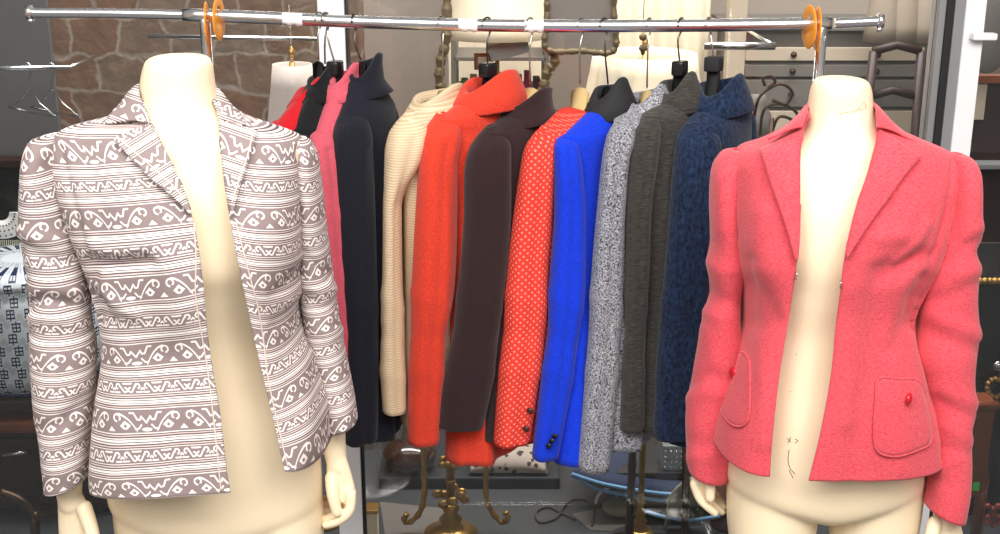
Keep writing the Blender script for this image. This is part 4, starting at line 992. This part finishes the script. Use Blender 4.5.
# hanging ornament
t = thing('hanging_ornament', W(643, 45, 2.75), 'small brass two ball ornament hanging beside a rack hook', 'ornament')
bm = bmesh.new(); c = W(643, 37, 2.75); ellipsoid(bm, c, (.0085, .0085, .0085)); fin('ball', bm, M['gilt'], t)
bm = bmesh.new(); c = W(643, 49, 2.75); lathe(bm, [(0, -.014), (.004, -.012), (.006, -.004), (.010, 0), (.007, .008), (0, .011)], c, 16, False); fin('pendant', bm, M['gilt'], t)
bm = bmesh.new(); tube(bm, [W(643, 34, 2.75), Vector((W(643, 34, 2.75).x, 2.75, 2.3))], .001, 6); fin('cord', bm, M['gilt'], t)
# carved mirrors
def carved(name, pts, Y, r, label, pane, lumps=1.0):
    t = thing(name, W(pts[0][0], pts[-1][1], Y), label, 'mirror')
    D = catmull(pts, 160); P = [W(q[0], q[1], Y) for q in D]
    R = [r*(1+.16*lumps*math.sin(i*.9)+.12*lumps*math.sin(i*2.3)) for i in range(len(P))]
    bm = bmesh.new(); tube(bm, P, R, 10); fin('carved_frame', bm, M['gilt'], t)
    if pane:
        bm = bmesh.new(); vs = [bm.verts.new(W(x, y, Y+.01)) for x, y in pane]; bm.faces.new(vs); o = fin('mirror_glass', bm, M['mirror'], t, smooth=False); solid(o, .006, 0)
    return t
carved('wall_mirror', [(547, -60), (547, -20), (547, 20), (547, 49), (582, 51), (614, 50), (614, 10), (614, -60)], 3.2, .008, 'grey mirror in speckled gilt frame hanging behind the rack bar centre', [(547, -60), (547, 50), (614, 50), (614, -60)])
carved('scroll_mirror', [(447, -60), (447, 0), (446, 40), (441, 60), (440, 84), (449, 99), (480, 108), (512, 109), (532, 102), (543, 88), (548, 70), (555, 60), (549, 30), (549, -60)], 3.25, .013, 'gilt scroll carved mirror frame behind the beige and coral jackets', [])
# shelf, goods, picture and canopy stand in for the mirror's reflection of the store
t = thing('display_shelf', W(500, 90, 4.0), 'light shelf behind the coral jacket hanger holding small colourful boxes', 'shelf')
x0, x1 = XS(455, 90, 4.0), XS(545, 90, 4.0); zz = zat(88, 4.0)
boxo('shelf_board', (x0, x1, 3.9, 4.15, zz-.012, zz), M['greyboard'], t)
boxo('shelf_board', (x0, x1, 3.9, 4.15, zz+.10, zz+.112), M['greyboard'], t)
for x in (x0, x1): boxo('side_panel', (x-.008, x+.008, 3.9, 4.15, .12, zz+.2), M['greyboard'], t)
cols = [(90, 140, 60), (210, 180, 60), (60, 110, 160), (190, 60, 50), (230, 225, 215), (40, 120, 110), (200, 120, 50), (150, 60, 100), (70, 80, 90)]
nm = ['green', 'yellow', 'blue', 'red', 'white', 'teal', 'orange', 'plum', 'slate']
for i, c in enumerate(cols):
    mt = plain('box_'+nm[i], srgb(*c), .6); xx = x0+.02+i*(x1-x0-.03)/9
    h = .03+.03*((i*37) % 5)/5
    o = boxo('small_box', (xx, xx+.022, 3.95, 4.03, zz, zz+h), mt); tag(o, 'small %s box on the light shelf behind the coral jacket hanger' % nm[i], 'box', 'boxes on the far shelf')
t = thing('picture_frame', W(483, 62, 3.8), 'small brown framed picture behind the black hanger of the coral jacket', 'picture')
a = W(474, 70, 3.8); b_ = W(493, 53, 3.8)
boxo('frame', (a.x, b_.x, 3.8, 3.82, a.z, b_.z), M['midwood'], t); boxo('picture', (a.x+.012, b_.x-.012, 3.795, 3.801, a.z+.012, b_.z-.012), M['beigeboard'], t)
bm = bmesh.new(); P = [W(486, 46, 3.5), W(527, 38, 3.5), W(530, 52, 3.5), W(492, 62, 3.5)]
vs = [bm.verts.new(p) for p in P]+[bm.verts.new(p+Vector((0, .3, 0))) for p in P]
for f in ((0, 1, 2, 3), (7, 6, 5, 4), (0, 4, 5, 1), (1, 5, 6, 2), (2, 6, 7, 3), (3, 7, 4, 0)): bm.faces.new([vs[i] for i in f])
M['midgrey'] = plain('mid_grey_lacquer', srgb(140, 138, 138), .5)
o = fin('hanging_canopy', bm, M['midgrey'], smooth=False); tag(o, 'slanted grey canopy panel above the small framed picture', 'canopy')
# ---- right side: cabinet, lampshades, chairs
YC = 3.9
t = thing('display_cabinet', (XS(835, 60, YC), YC, .12), 'pale drawer cabinet behind the glass above the rose red blazer', 'cabinet')
xs = (XS(738, 60, YC), XS(928, 60, YC))
boxo('body', (xs[0], xs[1], YC, YC+.4, .12, zat(30, YC)), M['greyboard'], t)
boxo('top_board', (xs[0]-.02, xs[1]+.02, YC-.03, YC+.42, zat(30, YC), zat(27, YC)), M['greyboard'], t)
for i, (ya, yb, mt) in enumerate(((47, 60, 'beigeboard'), (64, 76, 'greyboard'), (79, 106, 'greyboard'), (110, 150, 'beigeboard'))):
    o = boxo('drawer', (xs[0]+.02, xs[1]-.02, YC-.02, YC+.01, zat(yb, YC), zat(ya, YC)), M[mt], t)
    for f in (.28, .72):
        bm = bmesh.new(); x = xs[0]+(xs[1]-xs[0])*f; ellipsoid(bm, (x, YC-.03, (zat(yb, YC)+zat(ya, YC))/2), (.01, .01, .01)); fin('knob', bm, M['bronze'], o, world=False)
M['lampsh'] = plain('muted_cream_shade', srgb(152, 138, 122), .8)
for i, (x, lb) in enumerate(((884, 'leftmost of three small bell lampshades on the pale cabinet'), (904, 'middle one of three small bell lampshades on the pale cabinet'), (926, 'small bell lampshade on the pale cabinet, nearest the window post'))):
    c = W(x, 4, 3.75); bm = bmesh.new(); n = 32
    lathe(bm, [(.018, .10), (.022, .08), (.032, .04), (.042, 0), (.050, -.06), (.052, -.11)], c, 32, False); o = fin('bell_lampshade', bm, M['lampsh']); solid(o, .002, 0); tag(o, lb, 'lampshade', 'bell lampshades')
def chair(cx, Y, label, w_=.30):
    t = thing('armchair', (cx, Y, .12), label, 'chair'); zt = zat(52, Y)
    for s in (-1, 1):
        bm = bmesh.new(); tube(bm, [Vector((cx+s*w_/2, Y, .12)), Vector((cx+s*w_/2, Y, .6)), Vector((cx+s*w_*.46, Y+.01, .95)), Vector((cx+s*w_*.42, Y+.02, zt))], .012, 10); fin('back_post', bm, M['darkwood'], t)
        bm = bmesh.new(); tube(bm, [Vector((cx+s*w_/2, Y-.36, .12)), Vector((cx+s*w_/2, Y-.36, .72)), Vector((cx+s*w_*.52, Y-.3, .8)), Vector((cx+s*w_*.5, Y-.1, .84)), Vector((cx+s*w_*.48, Y, .86))], .011, 10); fin('arm', bm, M['darkwood'], t)
    for z in (zt, zt-.12, zt-.3):
        bm = bmesh.new(); tube(bm, [Vector((cx-w_*.42, Y+.02, z)), Vector((cx, Y+.03, z+.015)), Vector((cx+w_*.42, Y+.02, z))], (.012), 10); fin('back_rail', bm, M['darkwood'], t)
    boxo('seat', (cx-w_/2, cx+w_/2, Y-.38, Y+.01, .52, .57), M['beigeboard'], t, bev=.012)
chair(XS(897, 80, 3.3), 3.3, 'dark wooden armchair behind the glass, right of the red blazer mannequin neck', .15)
# scrolled wire stand
t = thing('wire_plant_stand', W(770, 110, 3.1), 'dark scrolled wire stand behind the glass left of the right upright', 'stand')
for P in ([(752, 130), (758, 100), (770, 88), (782, 84), (792, 92), (786, 104), (772, 100)], [(760, 135), (764, 110), (780, 104), (796, 112), (800, 128)], [(770, 140), (778, 118), (792, 120), (804, 134)], [(765, 86), (763, 78), (770, 76), (775, 82), (768, 88)]):
    bm = bmesh.new(); tube(bm, [W(a[0], a[1], 3.1) for a in catmull(P, 30)], .004, 8); fin('scroll', bm, M['bronze'], t)
bm = bmesh.new(); tube(bm, [W(772, 118, 3.1), Vector((W(772, 118, 3.1).x, 3.1, .13))], .006, 10); fin('stem', bm, M['bronze'], t)
bm = bmesh.new(); c = W(772, 118, 3.1); lathe(bm, [(0, 0), (.13, 0), (.13, .012), (0, .012)], (c.x, 3.1, .12), 32, False); fin('base', bm, M['bronze'], t)
bm = bmesh.new(); c = W(757, 118, 3.2); lathe(bm, [(0, -.08), (.03, -.075), (.042, -.03), (.036, .01), (.018, .04), (.02, .06), (.0, .06)], c, 24, False)
o = fin('pale_vase', bm, M['greyboard']); tag(o, 'pale round vase beside the scrolled wire stand', 'vase')
t = thing('pedestal', (c.x, c.y, .12), 'slim grey pedestal carrying the pale vase', 'pedestal')
boxo('column', (c.x-.045, c.x+.045, c.y-.045, c.y+.045, .12, c.z-.09), M['midgrey'], t); boxo('top', (c.x-.055, c.x+.055, c.y-.055, c.y+.055, c.z-.09, c.z-.08), M['midgrey'], t)
o = boxo('tall_panel', (XS(727, 60, 3.5), XS(745, 60, 3.5), 3.5, 3.55, .12, 2.2), M['beigeboard']); tag(o, 'narrow pale upright panel behind the navy mohair coat collar', 'panel')
# ---- far right
t = thing('brown_cabinet', (XS(985, 150, 3.4), 3.4, .12), 'dark brown cabinet with pale panels at the right edge behind the glass', 'cabinet')
xs = (XS(962, 100, 3.4), XS(1100, 100, 3.4))
boxo('body', (xs[0], xs[1], 3.4, 3.75, .12, zat(74, 3.4)), M['darkwood'], t)
boxo('top_panel', (xs[0], xs[1], 3.37, 3.4, zat(82, 3.4), zat(74, 3.4)), M['midwood'], t)
boxo('door_panel', (XS(966, 100, 3.38), XS(986, 100, 3.38), 3.38, 3.4, zat(120, 3.38), zat(84, 3.38)), M['beigeboard'], t)
boxo('shelf_edge', (xs[0], xs[1], 3.34, 3.4, zat(168, 3.36), zat(163, 3.36)), M['frame_grey'], t)
boxo('drawer_front', (xs[0], xs[1], 3.36, 3.4, zat(260, 3.36), zat(246, 3.36)), M['greyboard'], t)
bm = bmesh.new(); c = W(992, 20, 3.3); ellipsoid(bm, c, (.07, .02, .14), 32, 20); o = fin('oval_plaque', bm, M['greyboard']); tag(o, 'pale oval plaque at the top right edge behind the glass', 'plaque')
t = thing('lacquer_chest', W(1000, 480, 2.95), 'black lacquer chest with gilt carved band at the right edge', 'chest'); t.location.z = .12
xs = (XS(974, 300, 2.95), XS(1080, 300, 2.95))
boxo('body', (xs[0], xs[1], 2.95, 3.25, .12, zat(276, 2.95)), M['black_plastic'], t)
bm = bmesh.new()
for k in range(14):
    c = W(980+k*5, 281, 2.94); ellipsoid(bm, c, (.008+.003*(k % 2), .008, .009), 10, 8)
fin('carved_band', bm, M['brass'], t)
bm = bmesh.new(); ellipsoid(bm, W(998, 366, 2.93), (.014, .01, .014)); fin('knob', bm, M['steel'], t)
bm = bmesh.new()
for k in range(12):
    a = 2*PI*k/12; c = W(996+9*math.cos(a), 388+9*math.sin(a), 2.93); ellipsoid(bm, c, (.008, .008, .008), 8, 6)
fin('gilt_rosette', bm, M['brass'], t)
t = thing('wooden_chair_arm', W(985, 480, 2.8), 'reddish brown wooden chair with bright green tag at the right edge', 'chair'); t.name = 'wooden_chair'; t.location.z = .12
bm = bmesh.new(); rows = []
for (xa, xb, y) in ((966, 996, 402), (966, 997, 408), (966, 994, 416), (966, 992, 432), (966, 989, 450), (966, 988, 468), (966, 990, 482), (966, 984, 492), (966, 976, 497)):
    a = W(xa, y, 2.8); b_ = W(xb, y, 2.8); rows.append([a, b_, b_+Vector((0, .06, 0)), a+Vector((0, .06, 0))])
V = grid(bm, rows, closed=True); cap(bm, V[0][::-1]); cap(bm, V[-1]); fin('side_panel', bm, M['midwood'], t, smooth=False)
bm = bmesh.new(); tube(bm, [W(960, 404, 2.79), W(998, 406, 2.79)], .012, 12); fin('arm_rail', bm, M['midwood'], t)
xx = W(980, 480, 2.8).x
for s in (-.12, .02):
    bm = bmesh.new(); tube(bm, [Vector((xx+s, 2.83, zat(486, 2.8))), Vector((xx+s, 2.83, .12))], .014, 10); fin('leg', bm, M['midwood'], t)
a = W(972, 490, 2.79); b_ = W(979, 482, 2.79)
o = boxo('price_tag', (a.x, b_.x, 2.785, 2.787, a.z, b_.z), M['green_tag'], t, bev=0); o['label'] = 'bright green tag'
bm = bmesh.new()
for k in range(9):
    ellipsoid(bm, W(988+5*(k % 3), 506+8*(k//3)+3*(k % 2), 2.75), (.008, .008, .008), 8, 6)
M['redbead'] = plain('red_and_gilt', srgb(150, 60, 50), .3, .3, var=.6, scale=80)
o = fin('carved_figure', bm, M['redbead']); tag(o, 'cluster of red and gilt carved knobs at the bottom right corner', 'carving')
# ---- bottom left: chest, ceramic stool, doily
t = thing('mahogany_chest', (XS(40, 450, 2.95), 2.95, .12), 'dark mahogany chest behind the left sleeve of the patterned blazer', 'chest')
xs = (XS(-120, 450, 2.95), XS(108, 450, 2.95))
zt = zat(396, 2.95)
boxo('top_board', (xs[0]-.02, xs[1]+.02, 2.92, 3.32, zt-.035, zt), M['darkwood'], t, bev=.008)
boxo('moulding', (xs[0]-.01, xs[1]+.01, 2.91, 3.31, zat(431, 2.93), zat(419, 2.93)), M['midwood'], t, bev=.01)
boxo('body', (xs[0], xs[1], 2.95, 3.3, .14, zt-.03), M['darkwood'], t, bev=.004)
o = boxo('drawer', (xs[0]+.03, xs[1]-.12, 2.935, 2.96, zat(488, 2.95), zat(438, 2.95)), M['darkwood'], t, bev=.006)
bm = bmesh.new(); tube(bm, [W(2, 458, 2.93), W(5, 455, 2.915), W(20, 453, 2.91), W(30, 452, 2.93)], .006, 10); fin('handle', bm, M['steel'], o, world=False)
for s in (xs[0]+.04, xs[1]-.04):
    bm = bmesh.new(); lathe(bm, [(0, 0), (.03, 0), (.035, .01), (.03, .02), (0, .02)], (s, 3.0, .12), 16, False); fin('foot', bm, M['darkwood'], t)
bm = bmesh.new(); P = [(0, 492), (20, 500), (34, 515), (52, 512), (60, 500), (52, 492), (44, 500)]
tube(bm, [W(a[0], a[1], 2.8) for a in catmull(P, 30)], .012, 10); tube(bm, [W(34, 515, 2.8), W(36, 545, 2.8)], .012, 10)
o = fin('curled_ornament', bm, M['bronze']); tag(o, 'grey curled metal scroll at the bottom left beside the mannequin hand', 'ornament')
cx = XS(28, 340, 3.08); rz = .175; zb = zt
t = thing('ceramic_drum', (cx, 3.1, zb), 'white drum stool with navy key pattern standing on the mahogany chest', 'stool')
def drum(prof, name, mat, rep=7):
    bm = bmesh.new(); n = 64; rows = []; uvs = []
    for r, z in prof:
        rows.append([Vector((cx+r*math.cos(2*PI*k/n), 3.1+r*math.sin(2*PI*k/n), zb+z)) for k in range(n)]); uvs.append([(k/n*28, z/.062) for k in range(n+1)])
    V = grid(bm, rows, closed=True, uvs=uvs); cap(bm, V[0][::-1]) if prof[0][0] > .001 else None; cap(bm, V[-1])
    return fin(name, bm, mat, t)
zh = zat(272, 3.0)-zb
M['navy_glaze'] = plain('navy_glaze', srgb(40, 56, 92), .25)
drum([(.165, .0), (.178, .01), (.182, .02)], 'base_rim', M['navy_glaze'])
drum([(.182, .02), (.192, .06), (.198, zh*.45), (.192, zh*.75), (.180, zh*.9)], 'body', M['key'])
drum([(.180, zh*.9), (.190, zh*.92), (.190, zh*.96), (.17, zh*1.0), (.13, zh*1.02), (.05, zh*1.03)], 'lid', M['key'])
t = thing('black_cabinet', (XS(-20, 200, 3.25), 3.2, .12), 'black cabinet at the left edge behind the drum stool', 'cabinet')
xs = (XS(-120, 200, 3.2), XS(32, 200, 3.2)); z0 = zat(166, 3.2)
boxo('body', (xs[0], xs[1], 3.31, 3.34, .12, z0-.02), M['black_plastic'], t); boxo('top_board', (xs[0], xs[1]+.01, 3.27, 3.34, z0-.02, z0), M['darkwood'], t)
bm = bmesh.new()
for k in range(30):
    x = -20+k*1.9; tube(bm, [W(x, 240, 3.25), W(x, 262, 3.25)], .0015, 5)
t = thing('beaded_fan', W(2, 230, 3.2), 'white dotted fan with a fringe above the drum stool at the left edge', 'fan'); fin('fringe', bm, M['sage'], t)
bm = bmesh.new(); c = W(0, 212, 3.22); rows = []
for r in (.025, .06, .078): rows.append([Vector((c.x+r*math.cos(a), 3.22, c.z+r*.95*math.sin(a))) for a in np.linspace(PI, 2*PI, 25)])
grid(bm, rows); o = fin('fan_leaf', bm, M['sticker'], t); solid(o, .004, 0)
bm = bmesh.new()
for r in (.04, .055, .07):
    for a in np.linspace(PI+.15, 2*PI-.1, 14): ellipsoid(bm, (c.x+r*math.cos(a), 3.216, c.z+r*.95*math.sin(a)), (.0025, .002, .0025), 8, 6)
fin('dots', bm, M['bronze'], t)
# ---- bottom centre
t = thing('slate_slab', W(455, 480, 3.2), 'dark slate slab table behind the brass candelabra', 'table')
a = W(378, 492, 3.1); xs = (W(378, 480, 3.1).x, W(560, 480, 3.1).x); zt = W(455, 455, 3.5).z
boxo('top', (xs[0], xs[1], 3.1, 3.75, zat(495, 3.1), zat(478, 3.1)), M['slate'], t, bev=.006); zs_ = zat(478, 3.1)
for x in (xs[0]+.05, xs[1]-.05):
    for y in (3.16, 3.7): boxo('leg', (x-.02, x+.02, y-.02, y+.02, .12, zat(495, 3.1)), M['slate'], t)
c = Vector((XS(410, 465, 3.17), 3.17, zs_))
t = thing('amber_jar', c, 'dark amber glazed jar with gilt neck standing behind the coral jacket hem', 'jar')
bm = bmesh.new(); lathe(bm, [(0, 0), (.05, 0), (.072, .02), (.076, .045), (.06, .07), (.03, .085), (.0, .088)], c, 32, False); fin('body', bm, M['amber'], t)
bm = bmesh.new(); lathe(bm, [(.022, .084), (.02, .12), (.026, .16), (.02, .2), (.014, .22), (0, .22)], c, 24, False)
for v in bm.verts: v.co.x += .004*math.sin(v.co.z*260)
fin('gilt_neck', bm, M['gilt'], t)
def candelabra():
    Y = 2.85; B = W(451, 534, Y); zb = .12
    t = thing('brass_candelabra', (B.x, Y, zb), 'ornate brass candelabra with three stems below the coral jacket', 'candelabra')
    bm = bmesh.new(); tube(bm, [Vector((W(451, 400, Y).x, Y, 1.05)), Vector((B.x, Y, zb+.05))], [.009, .011], 12)
    for z in np.linspace(zb+.15, 1.0, 12): ellipsoid(bm, (B.x+(W(451, 400, Y).x-B.x)*(z-zb)/.9, Y, z), (.014, .014, .009), 12, 8)
    fin('centre_stem', bm, M['brass'], t)
    for pts in ([(421, 380), (423, 430), (424, 470), (424, 495), (420, 512), (410, 522), (404, 520), (407, 514)], [(482, 380), (485, 430), (486, 470), (486, 495), (492, 512), (502, 522), (508, 518), (505, 512)]):
        bm = bmesh.new(); tube(bm, [W(a[0], a[1], Y) for a in catmull(pts, 50)], [.0075*(1+.18*math.sin(i*1.3)) for i in range(51)], 10); fin('side_stem', bm, M['brass'], t)
    bm = bmesh.new(); lathe(bm, [(0, 0), (.065, 0), (.068, .008), (.04, .018), (.022, .03), (.03, .045), (.016, .06), (.022, .075), (.012, .09), (0, .09)], (B.x, Y, zb), 32, False); fin('base', bm, M['brass'], t)
    bm = bmesh.new()
    for k in range(9):
        a = 2*PI*k/9; ellipsoid(bm, (B.x+.035*math.cos(a), Y+.03*math.sin(a), zb+.10+.01*(k % 3)), (.014, .008, .012), 10, 8)
    for k in range(7):
        a = 2*PI*k/7; ellipsoid(bm, (B.x+.02*math.cos(a), Y+.02*math.sin(a), zb+.2+.008*(k % 2)), (.012, .008, .009), 10, 8)
    fin('leaf_cluster', bm, M['brass'], t)
    for x, y in ((421, 380), (482, 380), (451, 360)):
        c = W(x, y, Y); bm = bmesh.new(); z = c.z if x != 451 else 1.05
        lathe(bm, [(0, 0), (.02, .005), (.03, .02), (.012, .03), (.012, .06), (0, .06)], (c.x, Y, z-.005), 20, False); fin('candle_cup', bm, M['brass'], t)
candelabra()
bm = bmesh.new(); c = W(508, 468, 3.21); rows = []
for i in range(17):
    v = i/16*2-1; rows.append([Vector((c.x+.11*(u), c.y+.10*v, 0)) for u in np.linspace(-1, 1, 21)])
up = [[Vector((p.x, p.y, zs_+.012+.055*((1-min(1, abs((p.x-c.x)/.11))**3)*(1-min(1, abs((p.y-c.y)/.10))**3))**.6)) for p in r] for r in rows]
dn = [[Vector((p.x, p.y, zs_+.010-.008*((1-min(1, abs((p.x-c.x)/.11))**3)*(1-min(1, abs((p.y-c.y)/.10))**3))**.6)) for p in r] for r in rows]
grid(bm, up); grid(bm, dn); bmesh.ops.remove_doubles(bm, verts=bm.verts[:], dist=.0025); o = fin('floral_cushion', bm, M['floral']); tag(o, 'beige floral cushion on the slate slab between coral and dotted jackets', 'cushion')
# papers
def paper(pts, Y0, mat, label, z=.1215, name='paper_sheet'):
    bm = bmesh.new(); vs = []
    for px, py in pts:
        o0 = Vector((0, 0, CZ)); d = W(px, py, 1)-o0; s = (z-CZ)/d.z; vs.append(bm.verts.new(o0+d*s))
    bm.faces.new(vs); o = fin(name, bm, mat, smooth=False); solid(o, .001, 0); tag(o, label, 'paper')
paper([(380, 502), (440, 508), (470, 528), (455, 545), (385, 535)], 0, M['greyboard'], 'light grey sheet lying on the deck left of the candelabra base')
paper([(572, 514), (600, 508), (640, 520), (612, 531), (590, 530)], 0, M['greyboard'], 'pale grey sheet on the deck left of the brass lamp pole')
# cord loops
bm = bmesh.new(); o0 = Vector((0, 0, CZ)); P = []
for q in catmull([(592, 526), (594, 508), (586, 500), (572, 500), (563, 508), (556, 518), (540, 522), (536, 512), (548, 507), (562, 513), (575, 519)], 60):
    d = W(q[0], q[1], 1)-o0; P.append(o0+d*((.125-CZ)/d.z))
tube(bm, P, .003, 6); o = fin('cord', bm, M['cord']); tag(o, 'thin brown cord looped on the deck below the cobalt jacket', 'cord')
# blue rimmed textile
t = thing('folded_denim_bag', W(630, 500, 2.95), 'navy cloth bag with sky blue piping lying under the grey tweed jacket', 'bag')
K0 = [(572, 474), (600, 483), (636, 490), (670, 494), (700, 492)]; K1 = [(578, 452), (606, 446), (640, 444), (672, 446), (702, 450)]
A = catmull(K0, 30); B = catmull(K1, 30); rows = []
for a, b_ in zip(A, B):
    rows.append([W(a[0], a[1], 2.9).lerp(W(b_[0], b_[1], 3.15), s)+Vector((0, 0, .012*math.sin(PI*s))) for s in np.linspace(0, 1, 12)])
bm = bmesh.new(); grid(bm, rows); o = fin('cloth', bm, M['denim'], t); solid(o, .02, 0)
for off in (0, 7):
    bm = bmesh.new(); tube(bm, [W(a[0], a[1]+off*min(1, i/6), 2.885) for i, a in enumerate(A)], .005, 8); fin('piping', bm, M['bluepipe'], t)
bm = bmesh.new(); tube(bm, [W(a[0], a[1], 2.86) for a in catmull([(640, 510), (665, 517), (690, 520), (720, 516)], 16)], .005, 8); fin('strap', bm, M['bluepipe'], t)
# poles
bm = bmesh.new(); c = W(640, 528, 2.85)
t = thing('brass_lamp', (c.x, 2.85, .12), 'slim polished brass pole with turned base below the charcoal jacket', 'lamp stand')
lathe(bm, [(0, -.01), (.022, -.01), (.024, 0), (.012, .012), (.018, .02), (.01, .032), (.014, .04), (.0075, .055), (.0075, .12)], (c.x, 2.85, c.z), 24, False); fin('turned_base', bm, M['brass'], t)
bm = bmesh.new(); tube(bm, [Vector((c.x, 2.85, c.z+.1)), Vector((c.x+.0, 2.85, 1.1))], .0078, 14); fin('pole', bm, M['brass'], t)
bm = bmesh.new(); lathe(bm, [(0, 0), (.035, 0), (.035, .012), (.014, .02), (.01, c.z-.12), (0, c.z-.12)], (c.x, 2.85, .12), 32, False); fin('foot', bm, M['brass'], t)
c2 = W(630, 520, 2.78)
t = thing('bronze_pole', (c2.x, 2.78, .12), 'dark bronze pole standing just left of the brass pole', 'stand')
bm = bmesh.new(); tube(bm, [Vector((c2.x, 2.78, .14)), Vector((c2.x, 2.78, .6)), Vector((c2.x, 2.78, 1.05))], [.011, .008, .006], 12); ellipsoid(bm, (c2.x, 2.78, .35), (.012, .012, .012)); fin('pole', bm, M['bronze'], t)
bm = bmesh.new(); lathe(bm, [(0, 0), (.07, 0), (.07, .01), (.02, .02), (0, .02)], (c2.x, 2.78, .12), 24, False); fin('foot', bm, M['bronze'], t)
bm = bmesh.new(); tube(bm, [W(686, 436, 2.75), Vector((W(686, 534, 2.75).x, 2.75, .12))], .0095, 12)
ellipsoid(bm, W(686, 433, 2.75), (.013, .013, .013)); o = fin('dark_post', bm, M['bronze']); tag(o, 'dark vertical post beside the cuff of the rose red blazer', 'post')
t = thing('tan_slipper', W(622, 515, 2.95), 'tan slipper with pale strap lying left of the brass pole', 'slipper')
bm = bmesh.new(); c = W(622, 513, 2.95); ellipsoid(bm, (c.x, c.y, .145), (.055, .04, .022), 24, 14); fin('body', bm, M['sage'], t)
bm = bmesh.new(); tube(bm, [Vector((c.x-.02+.05*math.cos(a), c.y, .155+.05*math.sin(a))) for a in np.linspace(0, PI, 16)], .004, 8); fin('strap', bm, M['sticker'], t)
# silver box, sage cloth
a = W(662, 471, 2.95); b_ = W(692, 446, 2.95)
t = thing('beaded_box', ((a.x+b_.x)/2, 3.0, a.z), 'silver beaded box behind the cuff of the rose red blazer', 'box')
boxo('box_body', (a.x, b_.x, 2.95, 3.03, a.z, b_.z), M['silver'], t, bev=.003)
bm = bmesh.new()
for i in range(5):
    for k in range(4): ellipsoid(bm, (a.x+.008+i*.014, 2.949, a.z+.01+k*.015), (.0042, .003, .0042), 8, 6)
fin('beads', bm, M['steel'], t)
t = thing('side_table', ((a.x+b_.x)/2, 3.05, .12), 'low dark table holding the silver beaded box', 'table')
boxo('top', (a.x-.12, b_.x+.12, 2.94, 3.2, a.z-.02, a.z), M['slate'], t, bev=.003)
for x in (a.x-.1, b_.x+.1):
    for y in (2.97, 3.17): boxo('leg', (x-.01, x+.01, y-.01, y+.01, .12, a.z-.02), M['slate'], t, bev=.001)
bm = bmesh.new(); rows = []
for q in catmull([(668, 500), (676, 488), (690, 478), (706, 474)], 14):
    rows.append([W(q[0], q[1], 2.84)+Vector((.0, .01*k, -.03*k-.012*math.sin(k*1.2))) for k in range(5)])
grid(bm, rows); o = fin('draped_cloth', bm, M['sage']); solid(o, .006, 0); tag(o, 'sage grey cloth draped behind the left hand of the red blazer mannequin', 'cloth')
bm = bmesh.new(); c = W(727, 487, 2.5)
t = thing('terracotta_pot', (W(732, 487, 2.9).x, 2.9, .12), 'brown pot partly hidden between the hand and the hip of the right mannequin', 'pot')
bm = bmesh.new(); c = W(732, 487, 2.9); lathe(bm, [(0, -.06), (.03, -.06), (.045, -.02), (.04, .03), (.03, .04), (0, .04)], c, 24, False); fin('pot_body', bm, M['midwood'], t)
bm = bmesh.new(); lathe(bm, [(0, 0), (.05, 0), (.05, .01), (.012, .02), (.012, c.z-.18), (.03, c.z-.18), (0, c.z-.178)], (c.x, 2.9, .12), 24, False); fin('stand', bm, M['darkwood'], t)
t = thing('gilt_trinket', (W(371, 525, 2.75).x, 2.75, .12), 'small cream and gilt trinket box beside the white window post', 'trinket box')
a = W(366, 534, 2.75); b_ = W(377, 514, 2.75)
boxo('box_body', (a.x, b_.x, 2.75, 2.79, .12, b_.z), M['shade'], t, bev=.003); boxo('gilt_lid', (a.x-.002, b_.x+.002, 2.748, 2.792, b_.z, b_.z+.01), M['brass'], t, bev=.002)
